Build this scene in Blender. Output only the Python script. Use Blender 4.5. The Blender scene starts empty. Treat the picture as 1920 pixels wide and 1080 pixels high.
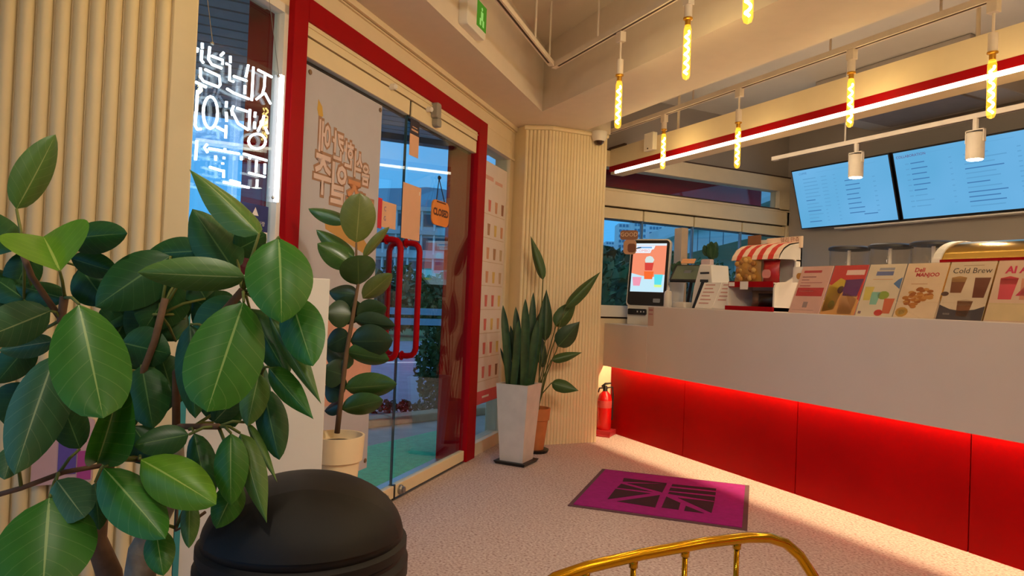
import bpy, bmesh, math, random
from mathutils import Vector, Matrix, noise
random.seed(7)
scene = bpy.context.scene
COL = scene.collection
PI = math.pi
V = Vector

# ------------------------------------------------------------------ camera
CAM_H = 1.12
FOC = 1294.0
CAM_RIGHT = V((0.441, 0.897, 0.040))
CAM_FWD = V((-0.898, 0.441, 0.016)).normalized()
CAM_RIGHT = (CAM_RIGHT - CAM_FWD * CAM_RIGHT.dot(CAM_FWD)).normalized()
CAM_UP = CAM_RIGHT.cross(CAM_FWD).normalized()
CAM_LOC = V((0, 0, CAM_H))
cd = bpy.data.cameras.new('camera')
cam = bpy.data.objects.new('camera', cd)
COL.objects.link(cam)
cd.sensor_width = 36.0
cd.lens = FOC / 1920.0 * 36.0
cd.clip_end = 2000
cam.matrix_world = Matrix(((CAM_RIGHT.x, CAM_UP.x, -CAM_FWD.x, 0), (CAM_RIGHT.y, CAM_UP.y, -CAM_FWD.y, 0),
                           (CAM_RIGHT.z, CAM_UP.z, -CAM_FWD.z, CAM_H), (0, 0, 0, 1)))
scene.camera = cam

# ------------------------------------------------------------------ world: clear dusk sky
w = bpy.data.worlds.new('dusk_sky'); scene.world = w; w.use_nodes = True
nt = w.node_tree; nt.nodes.clear()
wo = nt.nodes.new('ShaderNodeOutputWorld'); bg = nt.nodes.new('ShaderNodeBackground')
tc = nt.nodes.new('ShaderNodeTexCoord'); sp = nt.nodes.new('ShaderNodeSeparateXYZ')
rmp = nt.nodes.new('ShaderNodeValToRGB')
rmp.color_ramp.elements[0].position = 0.0; rmp.color_ramp.elements[0].color = (0.055, 0.40, 0.86, 1)
rmp.color_ramp.elements[1].position = 0.7; rmp.color_ramp.elements[1].color = (0.26, 0.52, 0.90, 1)
nt.links.new(tc.outputs['Generated'], sp.inputs[0]); nt.links.new(sp.outputs['Z'], rmp.inputs[0])
nt.links.new(rmp.outputs[0], bg.inputs[0]); bg.inputs[1].default_value = 1.06
nt.links.new(bg.outputs[0], wo.inputs[0])

BULB_W = 1.7                       # each pendant bulb
SPOT_W = 60.0
FILL_W = 50.0                      # each added fill spot over the seats                      # each kitchen track spot
WARM = (1.0, 0.81, 0.50)
scene.view_settings.view_transform = 'Standard'
scene.view_settings.look = 'None'
scene.view_settings.exposure = 0.16
scene.view_settings.gamma = 1.0
scene.view_settings.use_curve_mapping = False

# ------------------------------------------------------------------ materials
def lin(c):
    return tuple(((v / 255) / 12.92 if v <= 10 else (((v / 255) + 0.055) / 1.055) ** 2.4) for v in c)
MATS = {}
def mat(name, c, rough=0.5, metal=0.0, var=0.06, scale=12.0, bump=0.0, bscale=80.0, spec=0.5, coat=0.0, trans=None):
    if name in MATS: return MATS[name]
    m = bpy.data.materials.new(name); m.use_nodes = True
    n = m.node_tree; b = n.nodes['Principled BSDF']
    l = lin(c)
    tc = n.nodes.new('ShaderNodeTexCoord'); nz = n.nodes.new('ShaderNodeTexNoise')
    nz.inputs['Scale'].default_value = scale; nz.inputs['Detail'].default_value = 3
    n.links.new(tc.outputs['Object'], nz.inputs['Vector'])
    cr = n.nodes.new('ShaderNodeValToRGB')
    cr.color_ramp.elements[0].position = 0.3; cr.color_ramp.elements[1].position = 0.7
    cr.color_ramp.elements[0].color = (*[v * (1 - var) for v in l], 1)
    cr.color_ramp.elements[1].color = (*[min(1, v * (1 + var)) for v in l], 1)
    n.links.new(nz.outputs['Fac'], cr.inputs[0]); n.links.new(cr.outputs[0], b.inputs['Base Color'])
    b.inputs['Roughness'].default_value = rough; b.inputs['Metallic'].default_value = metal
    b.inputs['Specular IOR Level'].default_value = spec; b.inputs['Coat Weight'].default_value = coat
    if bump:
        n2 = n.nodes.new('ShaderNodeTexNoise'); n2.inputs['Scale'].default_value = bscale
        n.links.new(tc.outputs['Object'], n2.inputs['Vector'])
        bp = n.nodes.new('ShaderNodeBump'); bp.inputs['Strength'].default_value = bump; bp.inputs['Distance'].default_value = 0.01
        n.links.new(n2.outputs['Fac'], bp.inputs['Height']); n.links.new(bp.outputs[0], b.inputs['Normal'])
    MATS[name] = m; return m
def emis(name, c, strength, linear=False):
    if name in MATS: return MATS[name]
    m = bpy.data.materials.new(name); m.use_nodes = True
    n = m.node_tree; n.nodes.clear()
    e = n.nodes.new('ShaderNodeEmission'); o = n.nodes.new('ShaderNodeOutputMaterial')
    e.inputs[0].default_value = (*(c if linear else lin(c)), 1); e.inputs[1].default_value = strength
    n.links.new(e.outputs[0], o.inputs[0]); MATS[name] = m; return m
def glass(name, tint=(0.93, 0.97, 0.97), ior=1.5, rough=0.0, glow=None):
    if name in MATS: return MATS[name]
    m = bpy.data.materials.new(name); m.use_nodes = True
    n = m.node_tree; n.nodes.clear()
    o = n.nodes.new('ShaderNodeOutputMaterial'); mx = n.nodes.new('ShaderNodeMixShader')
    fr = n.nodes.new('ShaderNodeFresnel')
    ge = n.nodes.new('ShaderNodeNewGeometry'); mr = n.nodes.new('ShaderNodeMapRange')
    mr.inputs['To Min'].default_value = ior; mr.inputs['To Max'].default_value = 1.0 / ior      # same reflectance from both sides of the thin pane
    n.links.new(ge.outputs['Backfacing'], mr.inputs['Value']); n.links.new(mr.outputs[0], fr.inputs[0])
    t = n.nodes.new('ShaderNodeBsdfTransparent'); t.inputs[0].default_value = (*tint, 1)
    g = n.nodes.new('ShaderNodeBsdfGlossy'); g.inputs['Roughness'].default_value = rough
    n.links.new(fr.outputs[0], mx.inputs[0]); n.links.new(t.outputs[0], mx.inputs[1]); n.links.new(g.outputs[0], mx.inputs[2])
    last = mx
    if glow:
        e = n.nodes.new('ShaderNodeEmission'); e.inputs[0].default_value = (*glow[0], 1); e.inputs[1].default_value = glow[1]
        a = n.nodes.new('ShaderNodeAddShader'); n.links.new(mx.outputs[0], a.inputs[0]); n.links.new(e.outputs[0], a.inputs[1]); last = a
    n.links.new(last.outputs[0], o.inputs[0]); MATS[name] = m; return m
def leafmat(name, c, vein, rough=0.38):
    if name in MATS: return MATS[name]
    m = bpy.data.materials.new(name); m.use_nodes = True
    n = m.node_tree; b = n.nodes['Principled BSDF']; L = n.links.new
    uv = n.nodes.new('ShaderNodeUVMap'); s = n.nodes.new('ShaderNodeSeparateXYZ'); L(uv.outputs[0], s.inputs[0])
    def M(op, a, bb=None):
        x = n.nodes.new('ShaderNodeMath'); x.operation = op
        for i, q in enumerate((a, bb)):
            if q is None: continue
            if isinstance(q, (int, float)): x.inputs[i].default_value = q
            else: L(q, x.inputs[i])
        return x.outputs[0]
    a = M('MULTIPLY', M('ABSOLUTE', M('SUBTRACT', s.outputs[0], 0.5)), 2.0)
    mid = M('LESS_THAN', a, M('SUBTRACT', 0.045, M('MULTIPLY', s.outputs[1], 0.032)))
    fr = M('FRACT', M('SUBTRACT', M('MULTIPLY', s.outputs[1], 8.0), M('MULTIPLY', a, 1.7)))
    side = M('MULTIPLY', M('LESS_THAN', fr, 0.06), 0.24)
    fac = M('MAXIMUM', mid, side)
    tc = n.nodes.new('ShaderNodeTexCoord'); nz = n.nodes.new('ShaderNodeTexNoise'); nz.inputs['Scale'].default_value = 4
    L(tc.outputs['Object'], nz.inputs['Vector'])
    cr = n.nodes.new('ShaderNodeValToRGB'); l = lin(c)
    cr.color_ramp.elements[0].color = (*[v * 0.75 for v in l], 1); cr.color_ramp.elements[1].color = (*[v * 1.25 for v in l], 1)
    L(nz.outputs['Fac'], cr.inputs[0])
    mx = n.nodes.new('ShaderNodeMixRGB'); L(fac, mx.inputs[0]); L(cr.outputs[0], mx.inputs[1]); mx.inputs[2].default_value = (*lin(vein), 1)
    L(mx.outputs[0], b.inputs['Base Color']); b.inputs['Roughness'].default_value = rough
    MATS[name] = m; return m

def setup_floor():
    m = bpy.data.materials.new('speckled_floor'); m.use_nodes = True
    n = m.node_tree; b = n.nodes['Principled BSDF']; L = n.links.new
    tc = n.nodes.new('ShaderNodeTexCoord')
    def noi(s, d): 
        x = n.nodes.new('ShaderNodeTexNoise'); x.inputs['Scale'].default_value = s; x.inputs['Detail'].default_value = d
        L(tc.outputs['Object'], x.inputs['Vector']); return x.outputs['Fac']
    cr = n.nodes.new('ShaderNodeValToRGB')
    for p, c in ((0.30, (146, 114, 106)), (0.45, (194, 170, 164)), (0.58, (206, 184, 178)), (0.72, (226, 212, 208))):
        if p in (0.30,): e = cr.color_ramp.elements[0]; e.position = p
        elif p == 0.72: e = cr.color_ramp.elements[-1]; e.position = p
        else: e = cr.color_ramp.elements.new(p)
        e.color = (*lin(c), 1)
    L(noi(85, 4), cr.inputs[0])
    mx = n.nodes.new('ShaderNodeMixRGB'); mx.blend_type = 'MULTIPLY'; mx.inputs[0].default_value = 0.35
    cr2 = n.nodes.new('ShaderNodeValToRGB'); cr2.color_ramp.elements[0].color = (0.75, 0.7, 0.68, 1)
    L(noi(3, 4), cr2.inputs[0]); L(cr.outputs[0], mx.inputs[1]); L(cr2.outputs[0], mx.inputs[2])
    L(mx.outputs[0], b.inputs['Base Color']); b.inputs['Roughness'].default_value = 0.75
    bp = n.nodes.new('ShaderNodeBump'); bp.inputs['Strength'].default_value = 0.15; L(noi(240, 2), bp.inputs['Height']); L(bp.outputs[0], b.inputs['Normal'])
    return m
CREAM = mat('cream_paint', (228, 208, 174), 0.6, var=0.02)
CREAM2 = mat('cream_panel', (232, 212, 172), 0.5, var=0.02)
SOFF = mat('soffit_paint', (222, 206, 188), 0.7, var=0.02)
CEILP = mat('ceiling_paint', (214, 200, 182), 0.7, var=0.04, scale=3)
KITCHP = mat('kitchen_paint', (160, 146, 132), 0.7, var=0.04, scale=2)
WHITE = mat('white_gloss', (226, 216, 206), 0.3, var=0.02)
WHITEM = mat('white_matt', (230, 222, 212), 0.6, var=0.02)
SLAB = mat('white_solid_surface', (214, 200, 190), 0.32, var=0.02, scale=3)
RED = mat('red_lacquer', (156, 0, 12), 0.5, var=0.04, spec=.12)
REDP = mat('red_panel', (156, 0, 1), 0.45, var=0.08, scale=3, spec=.08)
DARK = mat('dark_rubber', (34, 27, 25), 0.55, var=0.1)
BLACK = mat('black_plastic', (22, 18, 18), 0.4, var=0.1)
STEEL = mat('brushed_steel', (170, 165, 160), 0.35, metal=0.9)
BRASS = mat('polished_brass', (222, 172, 40), 0.12, metal=1.0, var=0.05)
PIPE = mat('track_white', (222, 206, 188), 0.5)
GLASS = glass('window_glass')
PAPERW = mat('white_paper', (232, 222, 212), 0.7, var=0.02)
INK = mat('dark_ink', (52, 40, 48), 0.7)
REDINK = mat('red_ink', (205, 40, 58), 0.7)
SOIL = mat('potting_soil', (52, 38, 28), 0.95, bump=0.8, bscale=40)

# ------------------------------------------------------------------ mesh helpers
def frame(o, x, y, z):
    return Matrix(((x[0], y[0], z[0], o[0]), (x[1], y[1], z[1], o[1]), (x[2], y[2], z[2], o[2]), (0, 0, 0, 1)))
ID = Matrix.Identity(4)
class MB:
    def __init__(s, M=ID): s.v = []; s.f = []; s.M = M; s.uv = None
    def pts(s, P): 
        i = len(s.v); s.v += [s.M @ V(p) for p in P]; return i
    def poly(s, P): i = s.pts(P); s.f.append(list(range(i, i + len(P)))); return s
    def box(s, x0, x1, y0, y1, z0, z1):
        i = s.pts([(x, y, z) for z in (z0, z1) for y in (y0, y1) for x in (x0, x1)])
        s.f += [[i + a for a in q] for q in ((0, 2, 3, 1), (4, 5, 7, 6), (0, 1, 5, 4), (2, 6, 7, 3), (0, 4, 6, 2), (1, 3, 7, 5))]; return s
    def prism(s, P, z0, z1):
        n = len(P); i = s.pts([(p[0], p[1], z0) for p in P] + [(p[0], p[1], z1) for p in P])
        s.f.append([i + k for k in range(n - 1, -1, -1)]); s.f.append([i + n + k for k in range(n)])
        for k in range(n): s.f.append([i + k, i + (k + 1) % n, i + n + (k + 1) % n, i + n + k])
        return s
    def rbox(s, x0, x1, y0, y1, z0, z1, r, n=4):          # rounded in xy, extruded in z
        P = []
        for cx, cy, a0 in ((x1 - r, y1 - r, 0), (x0 + r, y1 - r, PI / 2), (x0 + r, y0 + r, PI), (x1 - r, y0 + r, 1.5 * PI)):
            for k in range(n + 1):
                a = a0 + PI / 2 * k / n; P.append((cx + r * math.cos(a), cy + r * math.sin(a)))
        return s.prism(P, z0, z1)
    def lathe(s, prof, c=(0, 0, 0), seg=24, sx=1, sy=1):
        ring = []
        for r, z in prof:
            ring.append(s.pts([(c[0] + sx * r * math.cos(2 * PI * k / seg), c[1] + sy * r * math.sin(2 * PI * k / seg), c[2] + z) for k in range(seg)]))
        for a, b in zip(ring, ring[1:]):
            for k in range(seg): s.f.append([a + k, a + (k + 1) % seg, b + (k + 1) % seg, b + k])
        s.f.append([ring[0] + k for k in range(seg - 1, -1, -1)]); s.f.append([ring[-1] + k for k in range(seg)])
        return s
    def tube(s, path, r, seg=8, closed=False):
        P = [V(p) for p in path]; n = len(P); R = r if isinstance(r, (list, tuple)) else [r] * n
        prev = None; rings = []
        for i in range(n):
            if closed: t = P[(i + 1) % n] - P[i - 1]
            else: t = P[min(i + 1, n - 1)] - P[max(i - 1, 0)]
            t = t.normalized() if t.length > 1e-9 else V((0, 0, 1))
            if prev is None:
                a = V((0, 0, 1)) if abs(t.z) < 0.9 else V((1, 0, 0)); u = t.cross(a).normalized()
            else:
                u = (prev - t * prev.dot(t)); u = u.normalized() if u.length > 1e-6 else t.orthogonal().normalized()
            prev = u; q = t.cross(u)
            rings.append(s.pts([P[i] + (u * math.cos(2 * PI * k / seg) + q * math.sin(2 * PI * k / seg)) * R[i] for k in range(seg)]))
        m = n if closed else n - 1
        for i in range(m):
            a, b = rings[i], rings[(i + 1) % n]
            for k in range(seg): s.f.append([a + k, a + (k + 1) % seg, b + (k + 1) % seg, b + k])
        if not closed:
            s.f.append([rings[0] + k for k in range(seg - 1, -1, -1)]); s.f.append([rings[-1] + k for k in range(seg)])
        return s
    def ball(s, c, rx, ry=None, rz=None, seg=12, rings=8):
        ry = ry or rx; rz = rz or rx
        prof = [(math.sin(PI * k / rings), -math.cos(PI * k / rings)) for k in range(rings + 1)]
        prof = [(max(a, 0.01), b * rz) for a, b in prof]
        return s.lathe([(a, b) for a, b in prof], c, seg, rx, ry)
    def build(s, name, m, parent=None, smooth=False, bevel=0.0, label=None, cat=None, group=None, kind=None):
        me = bpy.data.meshes.new(name); me.from_pydata(s.v, [], s.f)
        bm = bmesh.new(); bm.from_mesh(me)
        if s.uv is None: bmesh.ops.recalc_face_normals(bm, faces=bm.faces)
        bm.to_mesh(me); bm.free()
        me.materials.append(m)
        if smooth:
            me.polygons.foreach_set('use_smooth', [True] * len(me.polygons)); me.update()
            if smooth != 'all':
                try: me.set_sharp_from_angle(angle=math.radians(40))
                except Exception: pass
        o = bpy.data.objects.new(name, me); COL.objects.link(o)
        if bevel:
            b = o.modifiers.new('bevel', 'BEVEL'); b.width = bevel; b.segments = 2; b.limit_method = 'ANGLE'
        if parent is None:
            c = sum((V(v) for v in o.bound_box), V()) / 8; zmin = min(v[2] for v in o.bound_box)
            base = V((c.x, c.y, zmin)); me.transform(Matrix.Translation(-base)); o.location = base
        else: attach(o, parent)
        return tag(o, label, cat, group, kind)
def worldmat(p):
    m = p.matrix_basis.copy()
    while p.parent: m = p.parent.matrix_basis @ p.matrix_parent_inverse @ m if False else p.parent.matrix_basis @ p.matrix_parent_inverse @ m; p = p.parent
    return m
def attach(o, p):
    o.parent = p; o.matrix_parent_inverse = worldmat(p).inverted()
def tag(o, label=None, cat=None, group=None, kind=None):
    if label: o['label'] = label
    if cat: o['category'] = cat
    if group: o['group'] = group
    if kind: o['kind'] = kind
    return o
def thing(name, loc, label, cat, group=None, kind=None):
    o = bpy.data.objects.new(name, None); COL.objects.link(o); o.location = V(loc); o.empty_display_size = 0.05
    return tag(o, label, cat, group, kind)
def struct(name, mb, m, parent=None, label=None, **k):
    return mb.build(name, m, parent, label=label, kind=None if parent else 'structure', **k)
def inst(src, name, M, parent=None, m=None):
    o = bpy.data.objects.new(name, src); COL.objects.link(o); o.matrix_basis = M
    if parent: attach(o, parent)
    return o
def copy_tree(o, parent=None):
    c = o.copy(); COL.objects.link(c); c.parent = parent
    for ch in o.children: 
        d = ch.copy(); COL.objects.link(d); d.parent = c; d.matrix_parent_inverse = ch.matrix_parent_inverse.copy()
        for g in ch.children:
            e = g.copy(); COL.objects.link(e); e.parent = d; e.matrix_parent_inverse = g.matrix_parent_inverse.copy()
    return c
def text(body, size, m, parent, M, name='lettering', align='CENTER', extrude=0.0, sx=1.0, bold=0.0):
    cu = bpy.data.curves.new('t', 'FONT'); cu.body = body; cu.size = size; cu.align_x = align; cu.align_y = 'CENTER'
    cu.extrude = extrude; cu.resolution_u = 2; cu.offset = bold
    to = bpy.data.objects.new('t', cu); COL.objects.link(to)
    dg = bpy.context.evaluated_depsgraph_get(); dg.update()
    me = bpy.data.meshes.new_from_object(to.evaluated_get(dg)); bpy.data.objects.remove(to); bpy.data.curves.remove(cu)
    me.transform(Matrix.Diagonal((sx, 1, 1, 1))); me.transform(M); me.name = name
    me.materials.clear(); me.materials.append(m)
    o = bpy.data.objects.new(name, me); COL.objects.link(o); attach(o, parent); return o

# pixel of the 1920x1080 photograph -> a ray, used to place things at a given depth or on a given plane
def ray(x, y): return CAM_RIGHT * (x - 960) - CAM_UP * (y - 540) + CAM_FWD * FOC
def atd(x, y, d): return CAM_LOC + ray(x, y) * (d / FOC)
def onpl(x, y, p0, n):
    d = ray(x, y); return CAM_LOC + d * ((V(p0) - CAM_LOC).dot(n) / d.dot(n))
def onz(x, y, z=0.0): return onpl(x, y, (0, 0, z), V((0, 0, 1)))

S2 = math.sqrt(0.5)
AD = V((-S2, S2, 0)); AN = V((S2, S2, 0)); ND = -1.797
ZU = V((0, 0, 1))
DOOR = frame(AN * ND, AD, ZU, AN)                       # x along the door wall, y up, z into the room
CF = lambda x, y, z: frame((x, y, z), (1, 0, 0), (0, 0, 1), (0, -1, 0))   # x along the counter, y up, z to the customer
XW = -5.014
WIN = frame((XW, 0, 0), (0, 1, 0), (0, 0, 1), (1, 0, 0))  # x along the window wall, y up, z into the room
def dpx(x, y, off=0.0):
    q = onpl(x, y, AN * (ND + off), AN); return (q.dot(AD), q.z)
ZS = 2.48; ZC = 2.96
YB0, YB1 = 2.335, 2.887
NI = -1.444
def DP(s, off=0.0, z=0.0): return AD * s + AN * (ND + off) + V((0, 0, z))

# ================================================================== STRUCTURE
FOOT = [(-2.45, -2.6), (2.6, -2.6), (2.6, 5.54), (XW, 5.54), (XW, 3.1), (-4.95, 2.41), tuple(DP(1.85)[:2]), (-2.45, 0.0)]
struct('floor', MB().prism(FOOT, -0.06, 0.0), setup_floor(), label='speckled pinkish beige floor')
struct('ceiling', MB().prism([(-2.6, -2.7), (2.7, -2.7), (2.7, 5.7), (-5.2, 5.7), (-5.2, 2.5), (-2.7, 0.0)], ZC, ZC + 0.1), CEILP, label='high exposed ceiling')
struct('wall_right', MB().box(2.6, 2.7, -2.7, 5.7, 0, ZC), CREAM)
wb = struct('wall_back', MB().box(-2.6, 2.6, -2.7, -2.6, 0, .35), CREAM, label='cream wall behind the seats with added windows')
MB().box(-2.6, 2.6, -2.7, -2.6, 2.45, ZC).build('lintel', CREAM, wb)
for x in (-2.6, -.87, .77, 2.5): MB().box(x, x + .1, -2.7, -2.6, .35, 2.45).build('mullion', CREAM, wb)
MB().box(-2.5, 2.5, -2.655, -2.645, .35, 2.45).build('pane', GLASS, wb)  # unseen glazing added behind the seats to let daylight in
struct('wall_kitchen', MB().box(-5.15, 2.6, 5.54, 5.66, 0, ZC), KITCHP, label='plain kitchen wall behind the menu screens')
# soffits
ps = DP(1.3); pi_ = AD * 1.3 + AN * NI
struct('ceiling_soffit', MB().prism([ps[:2], (-4.876, YB0), (-2.042 - YB0, YB0), pi_[:2]], ZS, ZC), SOFF, label='dropped soffit above the entrance')
struct('ceiling_beam', MB().prism([(XW, YB0), (2.6, YB0), (2.6, YB1), (-4.66, YB1), (-4.66, 3.12), (XW, 3.12)], ZS, ZC), SOFF, label='wide dropped beam in front of the counter')
# thin seam on the soffit and a loose cover strip
# ---- left fluted wall
WL = -2.45
wl = struct('wall_left', MB().box(WL - 0.16, WL - 0.012, -1.33, 0.03, 0, ZC), CREAM2, label='cream wall clad in wide upright flutes')
PITCH = 0.0448
MB().box(WL - 0.16, WL - 0.012, -2.6, -1.33, 0, .30).build('sill_wall', CREAM2, wl)
MB().box(WL - 0.16, WL - 0.012, -2.6, -1.33, 2.45, ZC).build('lintel', CREAM2, wl)
MB().box(WL - 0.09, WL - 0.08, -2.6, -1.33, .30, 2.45).build('pane', GLASS, wl)
def rib_mesh(wd, dp, h, n=8):
    mb = MB()
    P = [(-wd / 2, -0.004)] + [(-wd / 2 * math.cos(PI * k / n), dp * math.sin(PI * k / n) ** 0.8 if 0 < k < n else 0.0) for k in range(n + 1)] + [(wd / 2, -0.004)]
    mb.prism(P, 0, h)
    me = bpy.data.meshes.new('flute'); me.from_pydata(mb.v, [], mb.f)
    bm = bmesh.new(); bm.from_mesh(me); bmesh.ops.recalc_face_normals(bm, faces=bm.faces); bm.to_mesh(me); bm.free()
    me.polygons.foreach_set('use_smooth', [True] * len(me.polygons)); me.set_sharp_from_angle(angle=math.radians(50)); me.materials.append(CREAM2); return me
ribL = rib_mesh(PITCH * 0.93, 0.027, ZC)
y = -0.0395 - PITCH / 2; k = 0
while y > -1.3:
    inst(ribL, 'flute', frame((WL - 0.012, y, 0), (0, 1, 0), (1, 0, 0), (0, 0, 1)), wl); y -= PITCH
MB().box(WL - 0.16, WL + 0.004, -0.036, 0.036, 0, ZC).build('end_strip', CREAM2, wl, bevel=0.004)
# ---- fluted column
CP = [V((-4.96, 2.40, 0)), V((-4.80, 2.42, 0)), V((-4.695, 2.60, 0)), V((-4.675, 3.10, 0)), V((XW, 3.12, 0))]
wc = struct('wall_column', MB().prism([p[:2] for p in CP] + [(-5.3, 3.12), (-5.3, 2.40)], 0, ZS), CREAM2, label='cream fluted corner column between entrance and counter')
def ribs_on(a, b, n, h, parent, dp=0.008, z0=0.0):
    d = (b - a); L = d.length; t = d.normalized(); nrm = V((t.y, -t.x, 0)); me = rib_mesh(L / n * 0.96, dp, h)
    for i in range(n):
        p = a + t * (L * (i + 0.5) / n)
        inst(me, 'flute', frame((p.x, p.y, z0), t, nrm, (0, 0, 1)), parent)
ribs_on(CP[1], CP[2], 7, ZS - 0.035, wc, 0.011)
ribs_on(CP[2], CP[3], 18, ZS - 0.035, wc, 0.008)
MB().tube([CP[1] + V((.012, -.012, ZS - 0.018)), CP[2] + V((.014, -.005, ZS - 0.018)), CP[3] + V((.012, .0, ZS - 0.018))], 0.018, 6).build('top_trim', CREAM2, wc)
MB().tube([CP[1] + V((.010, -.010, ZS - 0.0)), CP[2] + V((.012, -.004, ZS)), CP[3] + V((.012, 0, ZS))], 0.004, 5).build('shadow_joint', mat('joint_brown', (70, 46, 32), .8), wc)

# ---- door wall
dw = struct('wall_entrance', MB(DOOR).box(1.70, 5.22, 2.345, ZC, -0.12, 0.0), CREAM, label='cream wall above the red entrance frame')
MB(DOOR).box(1.70, 5.22, ZS - 0.03, ZS, 0, 0.03).build('cornice', CREAM, dw)
MB(DOOR).box(1.70, 5.22, 2.44, 2.447, 0, 0.012).build('cornice_bead', CREAM, dw)
MB(DOOR).box(4.51, 5.22, 2.215, 2.345, -0.12, -0.002).build('transom_panel', CREAM, dw)
MB(DOOR).box(4.51, 5.18, 2.215, 2.235, -0.002, 0.012).build('transom_bead', CREAM, dw)
MB(DOOR).box(5.10, 5.26, 0, 2.345, -0.12, 0.0).build('end_post', CREAM, dw)
MB(DOOR).box(4.51, 5.10, 0, 0.088, -0.10, 0.012).build('sill', CREAM, dw)
MB(DOOR).box(1.70, 2.33, 2.27, 2.345, -0.12, 0).build('transom_panel', CREAM, dw)
# red frame
rf = thing('door_frame', DP(3.4), 'bright red frame around the glass entrance doors', None); rf['kind'] = 'structure'
MB(DOOR).box(4.362, 4.515, 0, 2.345, -0.20, 0.03).build('jamb', RED, rf, bevel=0.004)
MB(DOOR).box(2.328, 2.42, 0, 2.345, -0.20, 0.03).build('jamb', RED, rf, bevel=0.004)
MB(DOOR).box(2.42, 4.362, 2.247, 2.345, -0.20, 0.03).build('head', RED, rf, bevel=0.004)
MB(DOOR).box(2.42, 4.355, 2.192, 2.247, -0.03, 0.018).build('transom_rail', CREAM2, rf)
MB(DOOR).box(2.42, 4.355, 2.226, 2.231, 0.018, 0.024).build('rail_bead', CREAM2, rf)
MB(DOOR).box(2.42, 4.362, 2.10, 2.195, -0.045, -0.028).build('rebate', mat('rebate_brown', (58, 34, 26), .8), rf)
MB(DOOR).box(2.42, 4.362, -0.004, 0.004, -0.20, 0.02).build('threshold', STEEL, rf)
def door_leaf(n, s0, s1, lab, parts):
    d = thing('door_%d' % n, DP((s0 + s1) / 2), lab, None); d['kind'] = 'structure'
    MB(DOOR).box(s0 + .002, s1 - .002, 0.078, 2.106, -0.011, 0.001).build('pane', GLASS, d)
    MB(DOOR).box(s0, s1, 2.105, 2.186, -0.022, 0.014).build('top_rail', CREAM2, d, bevel=0.003)
    MB(DOOR).box(s0, s1, 0.012, 0.079, -0.022, 0.014).build('bottom_rail', CREAM2, d, bevel=0.003)
    return d
d1 = door_leaf(1, 2.422, 3.372, 'left glass door leaf carrying the tall poster', None)
d2 = door_leaf(2, 3.398, 4.355, 'right glass door leaf with the closed sign', None)
MB(DOOR).box(3.368, 3.372, 0.08, 2.1, -0.012, 0.003).build('edge_strip', mat('glass_edge', (40, 74, 84), .2), d1)
MB(DOOR).box(3.374, 3.397, 2.10, 2.19, -0.02, 0.006).build('gap_seal', BLACK, d1)
MB(DOOR).box(3.374, 3.397, 0.0, 0.082, -0.02, 0.010).build('gap_seal', BLACK, d1)
for d, s in ((d1, 3.195), (d2, 3.415)):
    z0, z1, o = 0.785, 1.405, 0.088
    bow = [(z1, 0.0), (z1, o - .05), (z1 - .006, o - .022), (z1 - .02, o - .008), (z1 - .045, o), ((z0 + z1) / 2, o), (z0 + .045, o), (z0 + .02, o - .008), (z0 + .006, o - .022), (z0, o - .05), (z0, 0.0)]
    MB(DOOR).tube([(s, z, q) for z, q in bow], 0.0165, 12).build('handle', RED, d, smooth=True)
    MB(DOOR).tube([(s, z, -.011 - q) for z, q in bow], 0.0165, 12).build('handle', RED, d, smooth=True)
    for z in (z0, z1): MB(DOOR).lathe([(.026, 0.0), (.026, .006)], (s, z, .001), 14).build('handle_rose', RED, d)
for d, s in ((d1, 3.25), (d2, 3.44)):
    MB(frame(DP(s, .014, .045), AD, -ZU, AN) @ Matrix.Rotation(0, 4, 'X')).lathe([(.026, 0), (.026, .012), (.018, .02), (.018, .03)], seg=14).build('lock', STEEL, d, smooth=True)
for d, s in ((d1, 3.15), (d2, 3.58)):
    MB(DOOR).lathe([(.016, 0), (.016, .03), (.01, .036)], (s, 2.192, .014), 12).build('pivot', WHITEM, d, smooth=True)
MB(DOOR).rbox(3.63, 3.69, 2.16, 2.25, 0.014, 0.055, .015).build('latch', mat('grey_plastic', (150, 142, 132), .5), d2, bevel=.004)
MB(DOOR).rbox(3.65, 3.71, 2.115, 2.165, 0.014, 0.05, .015).build('latch_keeper', MATS['grey_plastic'], d2, bevel=.004)
# sidelight
sl = thing('window_1', DP(4.8), 'tall narrow sidelight beside the red frame', None); sl['kind'] = 'structure'
MB(DOOR).box(4.515, 5.10, 0.088, 2.215, -0.035, -0.025).build('pane', GLASS, sl)
# left window with the neon
lw = thing('window_2', DP(2.1), 'shop window behind the neon sign', None); lw['kind'] = 'structure'
MB(DOOR).box(1.70, 2.328, 0.05, 2.27, -0.035, -0.025).build('pane', GLASS, lw)
MB(DOOR).box(2.303, 2.328, 0.05, 2.27, -0.05, 0.0).build('stile', WHITEM, lw)
MB(DOOR).box(1.70, 2.328, 2.235, 2.27, -0.05, 0.0).build('head_rail', WHITEM, lw)
MB(DOOR).box(1.70, 2.328, 0.0, 0.05, -0.06, 0.01).build('sill', WHITEM, lw)
MB(DOOR).box(1.70, 1.90, 0, 2.345, -0.16, -0.06).build('end_post', WHITEM, lw)

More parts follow.
